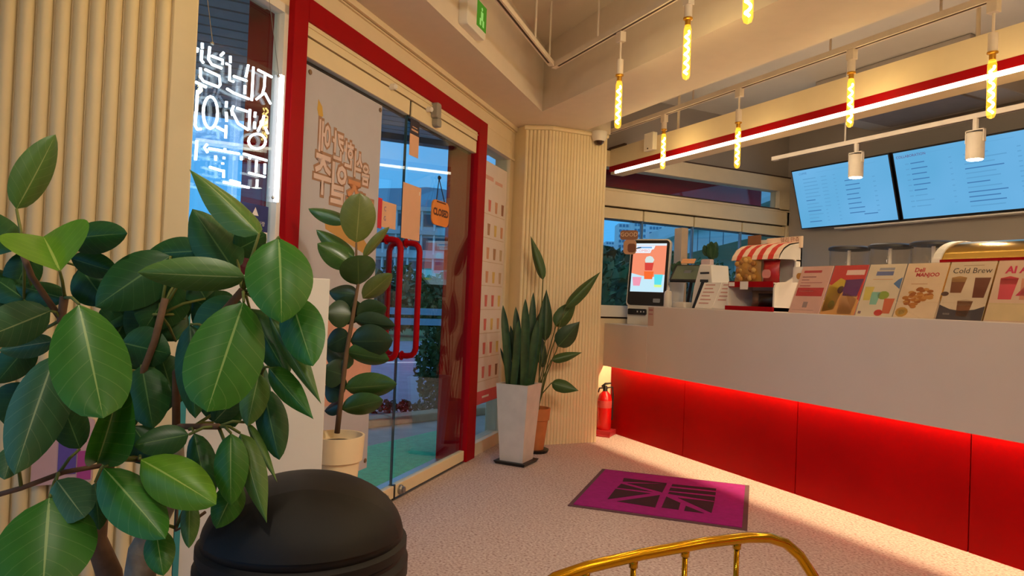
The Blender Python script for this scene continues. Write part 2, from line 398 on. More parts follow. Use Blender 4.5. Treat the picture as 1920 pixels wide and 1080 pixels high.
# ---- window wall behind the kiosk
ww = struct('wall_window', MB(WIN).box(3.1, 5.54, 0, 0.985, -0.12, 0), CREAM, label='cream wall below and above the kitchen windows')
MB(WIN).box(3.1, 5.54, 2.305, 2.45, -0.12, 0).build('upper_band', CREAM, ww)
MB(WIN).box(3.1, 5.54, 2.45, ZC, -0.12, -0.03).build('upper_wall', KITCHP, ww)
MB(WIN).box(3.1, 5.54, 2.443, 2.453, -0.02, 0.012).build('ledge_shadow_strip', MATS['joint_brown'], ww)  # dark strip standing in for the shadow line above the band
MB(WIN).box(3.1, 5.54, 1.968, 2.125, -0.12, 0.0).build('middle_band', CREAM, ww)
MB(WIN).box(3.1, 5.54, 2.10, 2.112, 0.0, 0.01).build('band_bead', CREAM, ww)
MB(WIN).box(5.40, 5.54, 2.1, 2.31, -0.12, 0).build('pier', CREAM, ww)
MB(WIN).box(5.515, 5.54, 0.98, 2.1, -0.12, 0).build('pier', CREAM, ww)
MB(WIN).box(3.1, 3.15, 0.98, 2.31, -0.12, 0).build('pier', CREAM, ww)
tw = thing('window_3', (XW, 4.3, 2.12), 'long low transom window showing the red fascia outside', None); tw['kind'] = 'structure'
MB(WIN).box(3.1, 5.40, 2.125, 2.305, -0.06, -0.05).build('pane', GLASS, tw)
MB(WIN).box(3.1, 5.40, 2.120, 2.130, -0.08, 0.004).build('bottom_bead', MATS['joint_brown'], tw)
fw = [3.15, 3.757, 4.338, 4.935, 5.512]
for i in range(4):
    a, b = fw[i], fw[i + 1]
    o = thing('window_%d' % (4 + i), (XW, (a + b) / 2, 0.99), ['kitchen folding window pane beside the fluted column', 'kitchen folding window pane behind the kiosk', 'kitchen folding window pane behind the till', 'kitchen folding window pane behind the awning display'][i], None); o['kind'] = 'structure'
    MB(WIN).box(a + .006, b - .006, 1.09, 1.865, -0.05, -0.042).build('pane', GLASS, o)
    MB(WIN).box(a + .009, b - .009, 1.862, 1.953, -0.06, -0.02).build('top_rail', CREAM2, o)
    MB(WIN).box(a + .009, b - .009, 1.0, 1.10, -0.06, -0.02).build('bottom_rail', WHITEM, o)
    MB(WIN).box(b - .012, b + .006, 1.09, 1.865, -0.055, -0.03).build('stile', mat('bluish_aluminium', (120, 140, 155), .4, .6), o)
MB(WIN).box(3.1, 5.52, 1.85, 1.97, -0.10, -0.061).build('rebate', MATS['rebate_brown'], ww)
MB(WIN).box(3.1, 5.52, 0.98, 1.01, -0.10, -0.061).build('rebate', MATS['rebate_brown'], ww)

# ---- counter
LEDGE = -4.41
ct = thing('counter', (-1.5, 3.7, 0), 'long white service counter with recessed red base', 'counter')
MB().box(LEDGE, 2.2, 3.367, 3.379, 0.577, 1.105).build('front_apron', SLAB, ct, bevel=0.005)
MB().box(LEDGE, 2.2, 3.379, 3.98, 1.06, 1.105).build('counter_top', SLAB, ct, bevel=0.003)
MB().box(XW + .002, LEDGE, 3.367, 3.379, 0.577, 0.945).build('low_apron', SLAB, ct, bevel=0.004)
MB().box(XW + .002, LEDGE, 3.379, 3.98, 0.90, 0.945).build('low_ledge', SLAB, ct, bevel=0.003)
MB().box(LEDGE - .012, LEDGE, 3.42, 3.98, 0.945, 1.06).build('ledge_end', SLAB, ct)
MB().box(XW + .002, 2.2, 3.48, 3.96, 0.0, 0.88).build('carcass', WHITEM, ct)
seams = [XW + .004, -4.047, -3.012, -1.992, -0.965, 0.06, 1.09, 2.2]
for a, b in zip(seams, seams[1:]): MB().box(a + .003, b - .003, 3.455, 3.48, 0.0, 0.76).build('red_panel', REDP, ct, bevel=0.002)
LEDM = emis('counter_led', (1.0, 0.77, 0.40), 98.0, True)
MB().box(XW + 0.12, 2.1, 3.430, 3.450, 0.690, 0.697).build('led_strip', LEDM, ct, label='warm light strip hidden under the counter front')
MB().box(XW + .002, 2.2, 3.379, 3.456, 0.697, 0.76).build('led_channel', WHITEM, ct)

# ---- lit fascia beam above the counter
fb = thing('fascia_beam', (-1.5, 3.43, 2.225), 'cream hanging beam with red stripe and glowing light bar over the counter', 'beam'); fb['kind'] = 'structure'; del fb['category']
MB().box(XW + .001, 2.59, 3.36, 3.50, 2.302, 2.45).build('beam_face', CREAM, fb)
MB().box(XW + .001, 2.59, 3.357, 3.50, 2.256, 2.302).build('red_stripe', RED, fb)
MB().box(XW + .08, 2.59, 3.362, 3.374, 2.234, 2.256).build('light_bar', emis('light_bar_glow', (1.0, 0.88, 0.64), 6.0, True), fb)
MB().box(XW + .001, 2.59, 3.374, 3.50, 2.234, 2.256).build('beam_bottom', CREAM, fb)
for x in (-4.2, -2.0, 0.2):
    MB().tube([(x, 3.43, 2.45), (x, 3.43, ZC)], 0.01, 8).build('hanger', PIPE, fb)

# ---- kitchen ceiling clutter
dk = thing('air_duct', (-3.2, 4.9, 2.62), 'boxy duct hung under the kitchen ceiling', 'duct')
MB().box(-3.9, -2.7, 4.55, 5.3, 2.66, ZC - .002).build('duct_box', KITCHP, dk, bevel=0.01)
MB().box(-3.7, -2.9, 4.65, 5.2, 2.645, 2.66).build('grille', mat('grille_grey', (120, 104, 92), .7), dk)

# ---- tracks and lamps
def track(name, a, b, rods, label, zt=0.0):
    a, b = V(a), V(b); t = thing(name, (a + b) / 2, label, 'light track', 'ceiling light tracks')
    d = (b - a).normalized(); n = V((-d.y, d.x, 0)); M = frame(a, d, n, (0, 0, 1)); L = (b - a).length
    MB(M).box(0, L, -.017, .017, 0, .03).build('rail', PIPE, t)
    MB(M).box(.06, L - .06, -.006, .006, -.0015, .001).build('slot', mat('slot_brown', (72, 50, 38), .8), t)
    for r in rods: MB(M).tube([(r, 0, .03), (r, 0, ZC - a.z)], .006, 6).build('hanging_rod', PIPE, t)
    return t
ZT1 = 2.575
J = V((-3.78, 2.085, ZT1))
track('light_track', J, J + V((6.0, 0, 0)), (0.5, 2.2, 4.0), 'white ceiling track nearest the counter inside the recess, parallel to the beam')
track('light_track', J - AD * .05 + V((-.0, -.0, 0)), J - AD * 3.2, (0.05, 0.35, 1.6), 'white ceiling track running along the entrance recess')
track('light_track', (-4.9, 3.14, 2.497), (2.3, 3.14, 2.497), (1.2, 2.3, 2.9, 4.4, 6), 'white ceiling track just in front of the lit fascia')
track('light_track', (-3.98, 4.2, 2.29), (2.2, 4.2, 2.29), (0.65, 2.05, 3.5, 5), 'white ceiling track over the kitchen side')
track('light_track', (-2.3, 1.74, ZT1 + .02), (2.2, 1.74, ZT1 + .02), (0.6, 3), 'white ceiling track overhead in the middle of the room')

AMBER = glass('amber_bulb_glass', (1.0, 0.86, 0.55), 1.3, 0.05, glow=((1.0, 0.55, 0.03), 0.55))  # emission in the glass stands in for the halo round the bulb
FIL = emis('filament_glow', (1.0, 0.80, 0.36), 28.0, True)
BRASSC = mat('bulb_cap_brass', (205, 150, 50), .3, 0.8)
def pendant(x, y, zt, ztop, label, group='spiral filament pendant bulbs', lit=True):
    # ztop: where the bulb cap begins
    t = thing('pendant_bulb', (x, y, ztop - .30), label, 'pendant lamp', group)
    M = Matrix.Translation((x, y, 0))
    MB(M).box(-.022, .022, -.018, .018, zt - .055, zt).build('track_adapter', PIPE, t, bevel=.003)
    sock = min(0.08, zt - .055 - ztop)
    if zt - .055 - (ztop + sock) > 0.01: MB(M).tube([(0, 0, zt - .055), (0, 0, ztop + sock)], .006, 6).build('stem', PIPE, t)
    MB(M).lathe([(.019, ztop), (.019, ztop + sock)], seg=14).build('socket', PIPE, t, smooth=True)
    MB(M).lathe([(.022, ztop), (.022, ztop - .008), (.013, ztop - .012), (.013, ztop - .035)], seg=14).build('bulb_cap', BRASSC, t, smooth=True)
    zb = ztop - .29
    g = MB(M).lathe([(.012, ztop - .03), (.018, ztop - .055), (.0185, zb + .02), (.014, zb + .006), (.004, zb)], seg=14).build('bulb_glass', AMBER, t, smooth=True)
    pts = []; n = 70
    for k in range(n + 1):
        a = k / n * 2 * PI * 5; pts.append((.0085 * math.cos(a), .0085 * math.sin(a), ztop - .062 - (.205) * k / n))
    MB(M).tube(pts, .0056, 5).build('filament', FIL, g, smooth='all')
    if lit:
        ld = bpy.data.lights.new('bulb_light', 'POINT'); ld.energy = BULB_W; ld.color = WARM; ld.shadow_soft_size = .03
        lo = bpy.data.objects.new('bulb_light', ld); COL.objects.link(lo); lo.location = (x, y, ztop - .16); attach_l = lo
        lo.parent = t; lo.matrix_parent_inverse = worldmat(t).inverted()
    return t
OV = 'added spiral bulb hanging overhead, out of the picture'
pendant(-3.072, 2.1, ZT1, 2.345, 'spiral filament bulb hanging above the purple mat, leftmost of the long drops')
pendant(-2.53, 2.1, ZT1, 2.462, 'spiral filament bulb on the recess track, second from the ceiling corner')
pendant(-1.783, 1.74, ZT1 + .02, 2.392, 'spiral filament bulb cut off by the top edge, only its lower end showing')
pendant(-4.003, 3.14, 2.497, 2.392, 'smallest spiral filament bulb, nearest the corner column in front of the light bar')
pendant(-3.265, 3.14, 2.497, 2.285, 'spiral filament bulb in front of the light bar, second from the column')
pendant(-2.465, 3.14, 2.497, 2.378, 'spiral filament bulb in front of the light bar above the left menu screen')
pendant(-1.768, 3.14, 2.497, 2.272, 'spiral filament bulb at the right edge, in front of the right menu screen')
ORD = ['first', 'second', 'third', 'fourth']  # unseen bulbs added along the tracks to light the room
for k, (x, y, z) in enumerate(((-1.0, 3.14, 2.378), (-.25, 3.14, 2.28), (0.5, 3.14, 2.378), (1.3, 3.14, 2.28))): pendant(x, y, 2.497, z, 'added spiral bulb before the fascia, %s beyond the right picture edge' % ORD[k])
for k, (x, z) in enumerate(((-1.1, 2.345), (-.4, 2.462), (.4, 2.345), (1.2, 2.462))): pendant(x, 2.1, ZT1, z, 'added spiral bulb on the recess track by the beam, %s out of the picture' % ORD[k])
for k, x in enumerate((-1.0, -.2, .6, 1.5)): pendant(x, 1.74, ZT1 + .02, 2.392, 'added spiral bulb on the middle track overhead, %s out of the picture' % ORD[k])
for k in (2.5, 3.1):
    q = J - AD * k; pendant(q.x, q.y, ZT1, 2.40, 'added spiral bulb on the entrance track overhead, %s the ceiling corner' % ('nearer' if k < 3 else 'farther from'))

def spot(x, z0, label):
    t = thing('track_spotlight', (x, 4.2, z0), label, 'spotlight', 'kitchen track spotlights')
    M = Matrix.Translation((x, 4.2, z0))
    MB(M).lathe([(.045, .0), (.048, .01), (.048, .15), (.044, .155)], seg=24).build('body', PIPE, t, smooth=True)
    MB(M).lathe([(.040, -.004), (.043, .004)], seg=24).build('lens', emis('spot_lens', (1.0, .93, .75), 14, True), t)
    MB(M).box(-.053, -.048, -.012, .012, .10, .175).box(.048, .053, -.012, .012, .10, .175).box(-.053, .053, -.012, .012, .17, .176).build('yoke', PIPE, t)
    MB(M).tube([(0, 0, .17), (0, 0, 2.29 - z0)], .016, 8).build('mount', PIPE, t)
    ld = bpy.data.lights.new('spot_light', 'SPOT'); ld.energy = SPOT_W; ld.color = (1, .78, .5); ld.spot_size = 2.3; ld.spot_blend = .9; ld.shadow_soft_size = .04
    lo = bpy.data.objects.new('spot_light', ld); COL.objects.link(lo); lo.location = (x, 4.2, z0 - .01); lo.parent = t; lo.matrix_parent_inverse = worldmat(t).inverted()
spot(-3.237, 2.055, 'white cylinder spotlight in front of the left menu screen')
spot(-2.447, 2.05, 'white cylinder spotlight in front of the right menu screen')
for k, x_ in enumerate((-1.3, -.3, .7)): spot(x_, 2.05, 'added kitchen spotlight, %s beyond the right picture edge' % ORD[k])  # unseen spots added to brighten the kitchen

# unseen fill light added on the back of the fascia, facing the kitchen
wk = thing('fill_strip', (-1.4, 3.52, 2.25), 'added fill light strip on the kitchen side of the fascia', 'light strip')
MB().box(-4.85, 2.0, 3.50, 3.53, 2.28, 2.34).build('housing', WHITEM, wk)
MB().box(-4.80, 1.95, 3.53, 3.535, 2.285, 2.335).build('diffuser', emis('fill_strip_glow', (1.0, .84, .60), 15.0, True), wk)
# unseen fill spots added over the seating side
def fill_spot(p, aim, label, k=1.0):
    p = V(p); d = (V(aim) - p).normalized(); x = d.cross(ZU).normalized(); y_ = x.cross(d)
    t = thing('fill_spotlight', p, label, 'spotlight', 'added fill spotlights over the seats')
    M = frame(p, x, y_, d)
    MB(M).lathe([(.044, -.15), (.048, -.14), (.048, 0), (.045, .004)], seg=20).build('body', PIPE, t, smooth=True)
    MB(M).lathe([(.040, .003), (.042, .007)], seg=20).build('lens', MATS['spot_lens'], t)
    MB().tube([p - d * .08, V((p.x, p.y, ZC))], .012, 8).build('mount', PIPE, t)
    ld = bpy.data.lights.new('fill_light', 'SPOT'); ld.energy = FILL_W * k; ld.color = (1, .88, .68); ld.spot_size = 1.9; ld.spot_blend = 1.0; ld.shadow_soft_size = .06
    lo = bpy.data.objects.new('fill_light', ld); COL.objects.link(lo); lo.matrix_world = frame(p + d * .02, x, -y_, -d) if False else Matrix.Translation(p + d * .02) @ d.to_track_quat('-Z', 'Y').to_matrix().to_4x4()
    mw = lo.matrix_world.copy(); lo.parent = t; lo.matrix_parent_inverse = worldmat(t).inverted(); lo.matrix_basis = mw
fill_spot((-.95, -.25, 2.5), (-2.3, .2, .8), 'added fill spotlight aimed at the ficus', .42)
fill_spot((-.6, 1.55, 2.5), (-3.9, 1.5, .5), 'added fill spotlight aimed at the entrance plants', 1.35)
fill_spot((.1, .8, 2.5), (-2.0, 1.9, 0), 'added fill spotlight aimed at the open floor', .75)
fill_spot((.3, 1.95, 2.5), (-2.6, 3.4, .8), 'added fill spotlight aimed at the counter', .6)
fill_spot((.6, -.9, 2.5), (-1.2, .6, 0), 'added fill spotlight aimed at the brass chair', .3)
# ---- menu screens
def screen_mat():
    m = bpy.data.materials.new('screen_glow'); m.use_nodes = True; n = m.node_tree; n.nodes.clear()
    o = n.nodes.new('ShaderNodeOutputMaterial'); e = n.nodes.new('ShaderNodeEmission'); tc = n.nodes.new('ShaderNodeTexCoord')
    nz = n.nodes.new('ShaderNodeTexNoise'); nz.inputs['Scale'].default_value = 1.6
    cr = n.nodes.new('ShaderNodeValToRGB'); cr.color_ramp.elements[0].color = (*lin((78, 156, 198)), 1); cr.color_ramp.elements[1].color = (*lin((114, 176, 224)), 1)
    n.links.new(tc.outputs['Object'], nz.inputs[0]); n.links.new(nz.outputs[0], cr.inputs[0]); n.links.new(cr.outputs[0], e.inputs[0]); n.links.new(e.outputs[0], o.inputs[0])
    return m
SCR = screen_mat()
SINK = emis('screen_text_blue', (66, 116, 166), 1.0)
SINK2 = emis('screen_text_faint', (90, 152, 196), 1.0)
SRED = emis('screen_heading', (92, 58, 110), 1.0)
tt = math.radians(17.0)
TVW, TVH = 1.012, 0.575
def tv(xl, label, right):
    up = V((0, -math.sin(tt), math.cos(tt))); nr = V((0, -math.cos(tt), -math.sin(tt)))
    M = frame((xl, 5.45, 1.907), (1, 0, 0), up, nr)
    t = thing('menu_screen', (xl + TVW / 2, 5.45, 1.9), label, 'screen', 'menu screens above the kitchen')
    MB(M).box(0, TVW, 0, TVH, -.05, 0).build('casing', BLACK, t, bevel=.003)
    MB(M).box(.012, TVW - .012, .012, TVH - .012, 0, .002).build('display', SCR, t)
    MB().box(xl + .3, xl + .7, 5.42, 5.54, 2.15, 2.35).build('wall_mount', BLACK, t)
    a, b, c = MB(M), MB(M), MB(M)
    rnd = random.Random(3 if right else 5)
    def bar(mb, x, y, wd, h=.008): mb.box(x, x + wd, y, y + h, .002, .003)
    if right:
        for k in range(9):
            y = .455 - k * .044; bar(b, .10, y, .03); bar(a if k < 6 else b, .145, y, rnd.uniform(.10, .16)); bar(b, .45, y + .002, .02, .006)
        for k in range(12):
            y = .455 - k * .036; bar(a if k in (3, 6, 8, 9, 10) else b, .56, y, rnd.uniform(.14, .30)); bar(b, .93, y, .025, .007)
        bar(b, .25, .525, .25, .002); bar(b, .70, .525, .22, .002)
        text('COLLABORATION', .030, SRED, t, M @ Matrix.Translation((.155, .522, .003)), 'screen_heading')
    else:
        for k in range(13):
            y = .47 - k * .034; bar(b if k < 5 else (a if k % 3 == 0 else b), .12, y, rnd.uniform(.10, .17)); bar(b, .32, y, .06 if k < 9 else .02, .006); bar(b, .45, y, .022, .006)
        for k in range(8):
            y = .40 - k * .042; bar(a, .56, y, rnd.uniform(.12, .16)); bar(b, .83, y, .025, .007)
        bar(b, .28, .52, .6, .002); bar(a, .70, .085, .13)
        text('COFFEE', .026, SINK, t, M @ Matrix.Translation((.13, .528, .003)), 'screen_heading')
    a.build('price_lines', SINK, t, kind='stuff'); b.build('faint_price_lines', SINK2, t, kind='stuff')
tv(-4.778, 'left blue lit menu screen tilted down over the kitchen', False)
tv(-3.742, 'right blue lit menu screen with the collaboration heading', True)
tv(-2.706, 'third menu screen beyond the right edge of the picture', False)
MB().box(-4.4, 2.0, 5.44, 5.53, 1.885, 1.897).build('screen_ledge', WHITEM, label='thin white ledge under the menu screens', cat='ledge')

# ---- exit sign, camera, sensor box
ex = thing('exit_sign', AD * 3.33 + AN * NI + V((0, 0, 2.505)), 'small box exit sign with green panel on the recess wall', 'exit sign')
EF = frame(AN * NI, AD, ZU, AN)
MB(EF).rbox(3.21, 3.47, 2.515, 2.70, 0, .05, .02).build('housing', WHITEM, ex, bevel=.004)
MB(EF).box(3.335, 3.465, 2.555, 2.69, .05, .053).build('green_panel', emis('exit_green', (70, 118, 30), 1.0), ex)
fig = MB(EF); fig.box(3.385, 3.415, 2.60, 2.645, .053, .0545); fig.ball((3.40, 2.66, .053), .010, .010, .0015); fig.box(3.37, 3.39, 2.57, 2.605, .053, .0545).box(3.41, 3.43, 2.57, 2.605, .053, .0545)
fig.build('running_figure', emis('exit_pale', (140, 190, 90), 1.0), ex)
cc = thing('security_camera', (-4.70, 2.96, ZS - .1), 'white dome security camera under the beam by the column', 'camera')
cm = Matrix.Translation((-4.64, 3.0, ZS))
MB(cm).lathe([(.062, 0), (.064, -.03), (.055, -.06), (.045, -.075)], seg=20).build('housing', WHITEM, cc, smooth=True)
MB(cm).lathe([(.042, -.07), (.036, -.09), (.02, -.104), (.004, -.108)], seg=20).build('dome', mat('smoked_dome', (60, 36, 24), .1), cc, smooth=True)
sb = thing('sensor_box', (-4.42, 3.35, 2.35), 'small white box fixed on the fascia near the column', 'box')
MB().box(-4.475, -4.36, 3.315, 3.358, 2.335, 2.475).build('box_body', WHITEM, sb, bevel=.004)
MB().ball((-4.42, 3.313, 2.35), .006).build('indicator', BLACK, sb)
MB().box(-5.0, -4.77, 3.335, 3.36, 2.448, 2.462).build('cable_clip', mat('cable_brown', (66, 44, 32), .7), label='short dark cable run on top of the fascia by the column', cat='cable')

# ---- neon sign (reads from outside)
NOFF = 0.075
ns = thing('neon_sign', DP(2.02, NOFF, 1.45), 'white neon lettering on clear acrylic, hung in the shop window', 'neon sign')
MB(frame(AN * (ND + NOFF - .01), AD, ZU, AN)).box(1.80, 2.222, 1.452, 1.952, -.004, .0).build('acrylic_sheet', glass('acrylic', (.93, .96, 1.0), 1.45), ns)
NEON = emis('neon_white', (0.80, 0.96, 1.0), 4.5, True)
def cA(L): return [(350 + x / 6.353, 50 + y / 6.353) for x, y in L]
def cB(L): return [(350 + x / 6.0, 210 + y / 6.0) for x, y in L]
def ell(cx, cy, rx, ry, n=16): return [(cx + rx * math.cos(2 * PI * k / n), cy + ry * math.sin(2 * PI * k / n)) for k in range(n + 1)]
strokes = [cA(L) for L in (
    [(850, 515), (1015, 600)], [(935, 550), (925, 720), (900, 810), (830, 865)], [(930, 790), (1000, 920)], [(795, 480), (775, 880)],
    [(735, 455), (705, 600)], [(560, 590), (715, 645)], [(470, 440), (515, 460), (510, 640), (560, 655)], [(520, 350), (520, 430)], [(695, 700), (690, 800)],
    [(480, 740), (560, 790), (740, 860)], [(275, 240), (260, 390), (300, 450), (415, 495)], [(300, 350), (430, 400), (425, 450)], [(440, 310), (405, 345)],
    [(165, 490), (165, 600), (200, 650), (380, 720), (400, 690), (390, 590), (220, 510)], [(185, 195), (185, 260)], [(130, 255), (120, 300)], [(180, 280), (175, 400), (200, 430)],
    [(110, 660), (230, 720)], [(130, 760), (112, 1050)], [(475, 890), (470, 960)], [(600, 970), (720, 1010)], [(560, 945), (535, 1000), (545, 1060)])]
strokes += [cB(L) for L in (
    [(105, 0), (95, 150), (120, 195), (160, 190)], [(445, 0), (450, 110)], [(445, 150), (437, 295)], [(340, 170), (420, 210)], [(505, -20), (580, 130), (690, 200)],
    [(712, -30), (702, 200)], [(772, 0), (765, 60)], [(765, 110), (765, 190)], [(870, 40), (850, 120), (800, 215)], [(880, 170), (915, 245)],
    [(115, 320), (100, 540)], [(230, 365), (200, 400), (235, 455)], [(430, 410), (430, 440)], [(420, 505), (420, 530)], [(325, 490), (325, 545)], [(405, 570), (405, 590)],
    [(615, 495), (615, 540)], [(712, 505), (708, 530)], [(785, 540), (780, 680)], [(880, 580), (878, 700)], [(700, 685), (880, 730)], [(795, 760), (788, 850)],
    [(415, 650), (415, 740)], [(415, 790), (700, 850)], [(490, 770), (600, 800)], [(640, 470), (900, 545)], [(250, 410), (590, 470)], [(260, 620), (390, 660)])]
strokes += [ell(394.5, 211, 13.5, 30), ell(482, 265, 16, 14)]
NPL = AN * (ND + NOFF + .004)
for L in strokes:
    pts = [onpl(x, y, NPL, AN) for x, y in L]
    MB().tube(pts, .0046, 6).build('neon_stroke', NEON, ns, smooth='all')
MB(frame(AN * (ND + NOFF), AD, ZU, AN)).box(2.207, 2.213, 1.456, 1.945, -.006, .006).box(2.196, 2.201, 1.456, 1.945, -.006, .006).build('edge_light', emis('neon_edge', (1, .98, 1), 4.5, True), ns)
for s in (1.84, 2.185): MB(frame(AN * (ND + NOFF), AD, ZU, AN)).tube([(s, 1.935, .002), (s, 2.24, -.06)], .0012, 5).build('hanging_wire', STEEL, ns)
for s, z in ((2.185, 1.935), (1.84, 1.935), (2.185, 1.47)): MB(frame(AN * (ND + NOFF), AD, ZU, AN)).ball((s, z, .0), .006).build('fixing', STEEL, ns)
nl = bpy.data.lights.new('neon_light', 'AREA'); nl.shape = 'RECTANGLE'; nl.size = .45; nl.size_y = .45; nl.energy = 0.0
# warning sticker under the neon
ws = thing('warning_sticker', DP(2.23, -.02, 1.3), 'navy warning sticker with white triangle low on the shop window', 'sticker')
WSF = frame(AN * (ND - .024), AD, ZU, AN)
MB(WSF).box(2.13, 2.285, 1.345, 1.448, 0, .001).build('navy_field', mat('navy_print', (34, 44, 104), .5), ws)
MB(WSF).box(2.13, 2.285, 1.27, 1.345, 0, .001).build('white_field', PAPERW, ws)
MB(WSF).prism([(2.19, 1.405), (2.228, 1.405), (2.209, 1.437)], .001, .0015).build('triangle', PAPERW, ws)
text('주시 주의사항', .020, PAPERW, ws, WSF @ Matrix.Translation((2.209, 1.375, .0018)), 'sticker_text')

# ---- posters on the doors
pf = lambda off: frame(AN * (ND + off), AD, ZU, AN)
pm = lambda off, s, z: pf(off) @ Matrix.Translation((s, z, 0)) @ Matrix.Diagonal((-1, 1, 1, 1))
tp = thing('tall_poster', DP(2.78, .004, .2), 'tall translucent white poster stuck on the left door, seen from its back', 'poster')
MB(pf(.003)).box(2.452, 3.09, 0.24, 2.077, 0, .002).build('sheet', mat('poster_back', (186, 182, 190), .7, var=.02), tp)
OUT = mat('poster_brown', (166, 126, 100), .8); PINKP = mat('poster_pink', (216, 190, 182), .8); ORP = mat('poster_orange', (206, 140, 96), .8); YEL = mat('poster_yellow', (206, 164, 76), .8); MUST = mat('poster_mustard', (188, 142, 78), .8)
GREYP = mat('poster_grey_green', (176, 164, 140), .8); CORAL = mat('poster_coral', (214, 158, 138), .8)
chars1 = [('에', 2.60, 1.79, .15), ('칸', 2.71, 1.775, .14), ('한', 2.80, 1.755, .13), ('식', 2.885, 1.725, .13), ('음', 2.955, 1.69, .11)]
for ch, s, z, sz in chars1:
    text(ch, sz * 1.08, OUT, tp, pm(.0060, s, z), 'title_outline', bold=.010, sx=.72); text(ch, sz, PINKP, tp, pm(.0068, s, z), 'title_letter', sx=.72, bold=.003)
for ch, s, z, sz, c in (('주', 2.60, 1.625, .20, PINKP), ('일', 2.725, 1.60, .20, PINKP), ('주', 2.86, 1.56, .19, ORP), ('제', 2.975, 1.49, .20, ORP)):
    text(ch, sz * 1.06, OUT, tp, pm(.0060, s, z), 'title_outline', bold=.012, sx=.78); text(ch, sz, c, tp, pm(.0070, s, z), 'title_letter', sx=.78, bold=.004)
MB(pf(.005)).prism([(2.62, 1.49), (2.90, 1.43), (3.00, 1.36), (2.99, 1.31), (2.64, 1.40)], 0, .0006).build('mustard_ribbon', MUST, tp)
text('시즌', .05, PINKP, tp, pm(.0068, 2.87, 1.41), 'ribbon_text')
MB(pf(.005)).prism([(2.545, 1.955), (2.575, 1.93), (2.585, 1.89), (2.555, 1.875), (2.54, 1.91)], 0, .0006).build('sparkle', YEL, tp)
MB(pf(.005)).prism([(2.452, .95), (2.75, 1.0), (3.09, .90), (3.09, .60), (2.452, .60)], 0, .0006).build('beach_print', CORAL, tp)
for s in (2.53, 2.59):
    MB(pf(.0055)).box(s - .004, s + .004, 1.0, 1.11, 0, .0006).build('palm_trunk', MUST, tp)
    P = []
    for k in range(10): a = 2 * PI * k / 10; r = .05 if k % 2 == 0 else .018; P.append((s + r * math.cos(a), 1.12 + r * .8 * math.sin(a)))
    MB(pf(.0055)).prism(P, 0, .0006).build('palm_crown', YEL, tp)
for s, z in ((2.475, 2.05), (3.068, 2.05), (2.475, .28), (3.068, .28)): MB(pf(.006)).lathe([(.011, 0), (.011, .004)], (s, z, 0), 10).build('eyelet', mat('eyelet_brown', (120, 92, 66), .5), tp)
# notices on the doors
def notice(name, s0, s1, z0, z1, m, label, cat='notice'):
    t = thing(name, DP((s0 + s1) / 2, .002, z0), label, cat)
    MB(pf(.0025)).box(s0, s1, z0, z1, 0, .0012).build('sheet', m, t); return t
PEACH = mat('peach_paper', (222, 172, 140), .7, var=.03)
n1 = notice('paper_notice', 3.352, 3.572, 1.43, 1.735, PEACH, 'blank peach paper notice on the right door above the handles')
MB(pf(.004)).box(3.545, 3.555, 1.69, 1.71, 0, .0005).build('tape', PAPERW, n1)
n2 = notice('opening_hours_notice', 3.405, 3.515, 1.895, 2.015, PEACH, 'small notice with a navy top at the head of the right door')
MB(pf(.0025)).box(3.405, 3.515, 2.015, 2.10, 0, .0012).build('navy_header', mat('navy_print2', (44, 34, 52), .6), n2)
MB(pf(.004)).box(3.42, 3.50, 2.035, 2.045, 0, .0004).box(3.43, 3.49, 2.055, 2.06, 0, .0004).build('header_text', PEACH, n2)
n3 = notice('red_edged_notice', 3.135, 3.285, 1.465, 1.60, PEACH, 'peach notice with a red left edge beside the tall poster')
MB(pf(.0025)).box(3.095, 3.135, 1.455, 1.61, 0, .0012).build('red_edge', REDINK, n3)
text('C', .035, mat('blue_ink', (110, 112, 168), .7), n3, pf(.005) @ Matrix.Translation((3.165, 1.56, 0)), 'notice_text'); text('G', .035, MATS['blue_ink'], n3, pf(.005) @ Matrix.Translation((3.165, 1.51, 0)), 'notice_text')
# closed sign
cs = thing('closed_sign', DP(3.80, .02, 1.55), 'orange closed sign hanging on a cord from the right door glass', 'sign')
MB(pf(.016)).rbox(3.685, 3.925, 1.545, 1.695, 0, .008, .045, 6).build('board', mat('orange_board', (226, 132, 38), .5), cs)
text('CLOSED', .058, mat('sign_brown', (96, 48, 12), .6), cs, pf(.025) @ Matrix.Translation((3.805, 1.622, 0)), 'sign_text', bold=.003)
MB(pf(.025)).box(3.74, 3.87, 1.682, 1.690, 0, .0006).build('top_line', MATS['sign_brown'], cs)
MB(pf(.02)).tube([(3.745, 1.69, 0), (3.79, 1.83, -.01), (3.865, 1.69, 0)], .003, 6).build('cord', BLACK, cs)
MB(pf(.006)).lathe([(.012, 0), (.014, .006), (.006, .016)], (3.79, 1.835, 0), 10).build('suction_hook', BLACK, cs)

# sidelight menu poster
mp = thing('menu_poster', DP(4.8, -.02, .34), 'tall white drinks menu poster filling the sidelight, red band at its foot', 'poster')
PF2 = frame(AN * (ND - .022), AD, ZU, AN)
MB(PF2).box(4.525, 5.095, 0.44, 2.115, 0, .002).build('sheet', mat('menu_sheet', (224, 210, 204), .7, var=.02), mp)
MB(PF2).box(4.525, 5.095, 0.345, 0.44, 0, .002).build('red_band', mat('menu_red', (206, 84, 92), .7), mp)
MB(PF2).box(4.74, 4.88, 0.385, 0.40, .002, .0025).build('band_text', PAPERW, mp)
MB(PF2).box(4.62, 4.80, 1.985, 2.015, .002, .0025).box(4.84, 5.0, 1.975, 2.0, .002, .0025).build('poster_title', mat('menu_title', (214, 164, 150), .7), mp)
DR = [mat('drink_%d' % i, c, .7) for i, c in enumerate(((206, 150, 120), (214, 184, 110), (208, 110, 104), (170, 128, 100), (196, 168, 140), (150, 104, 84)))]
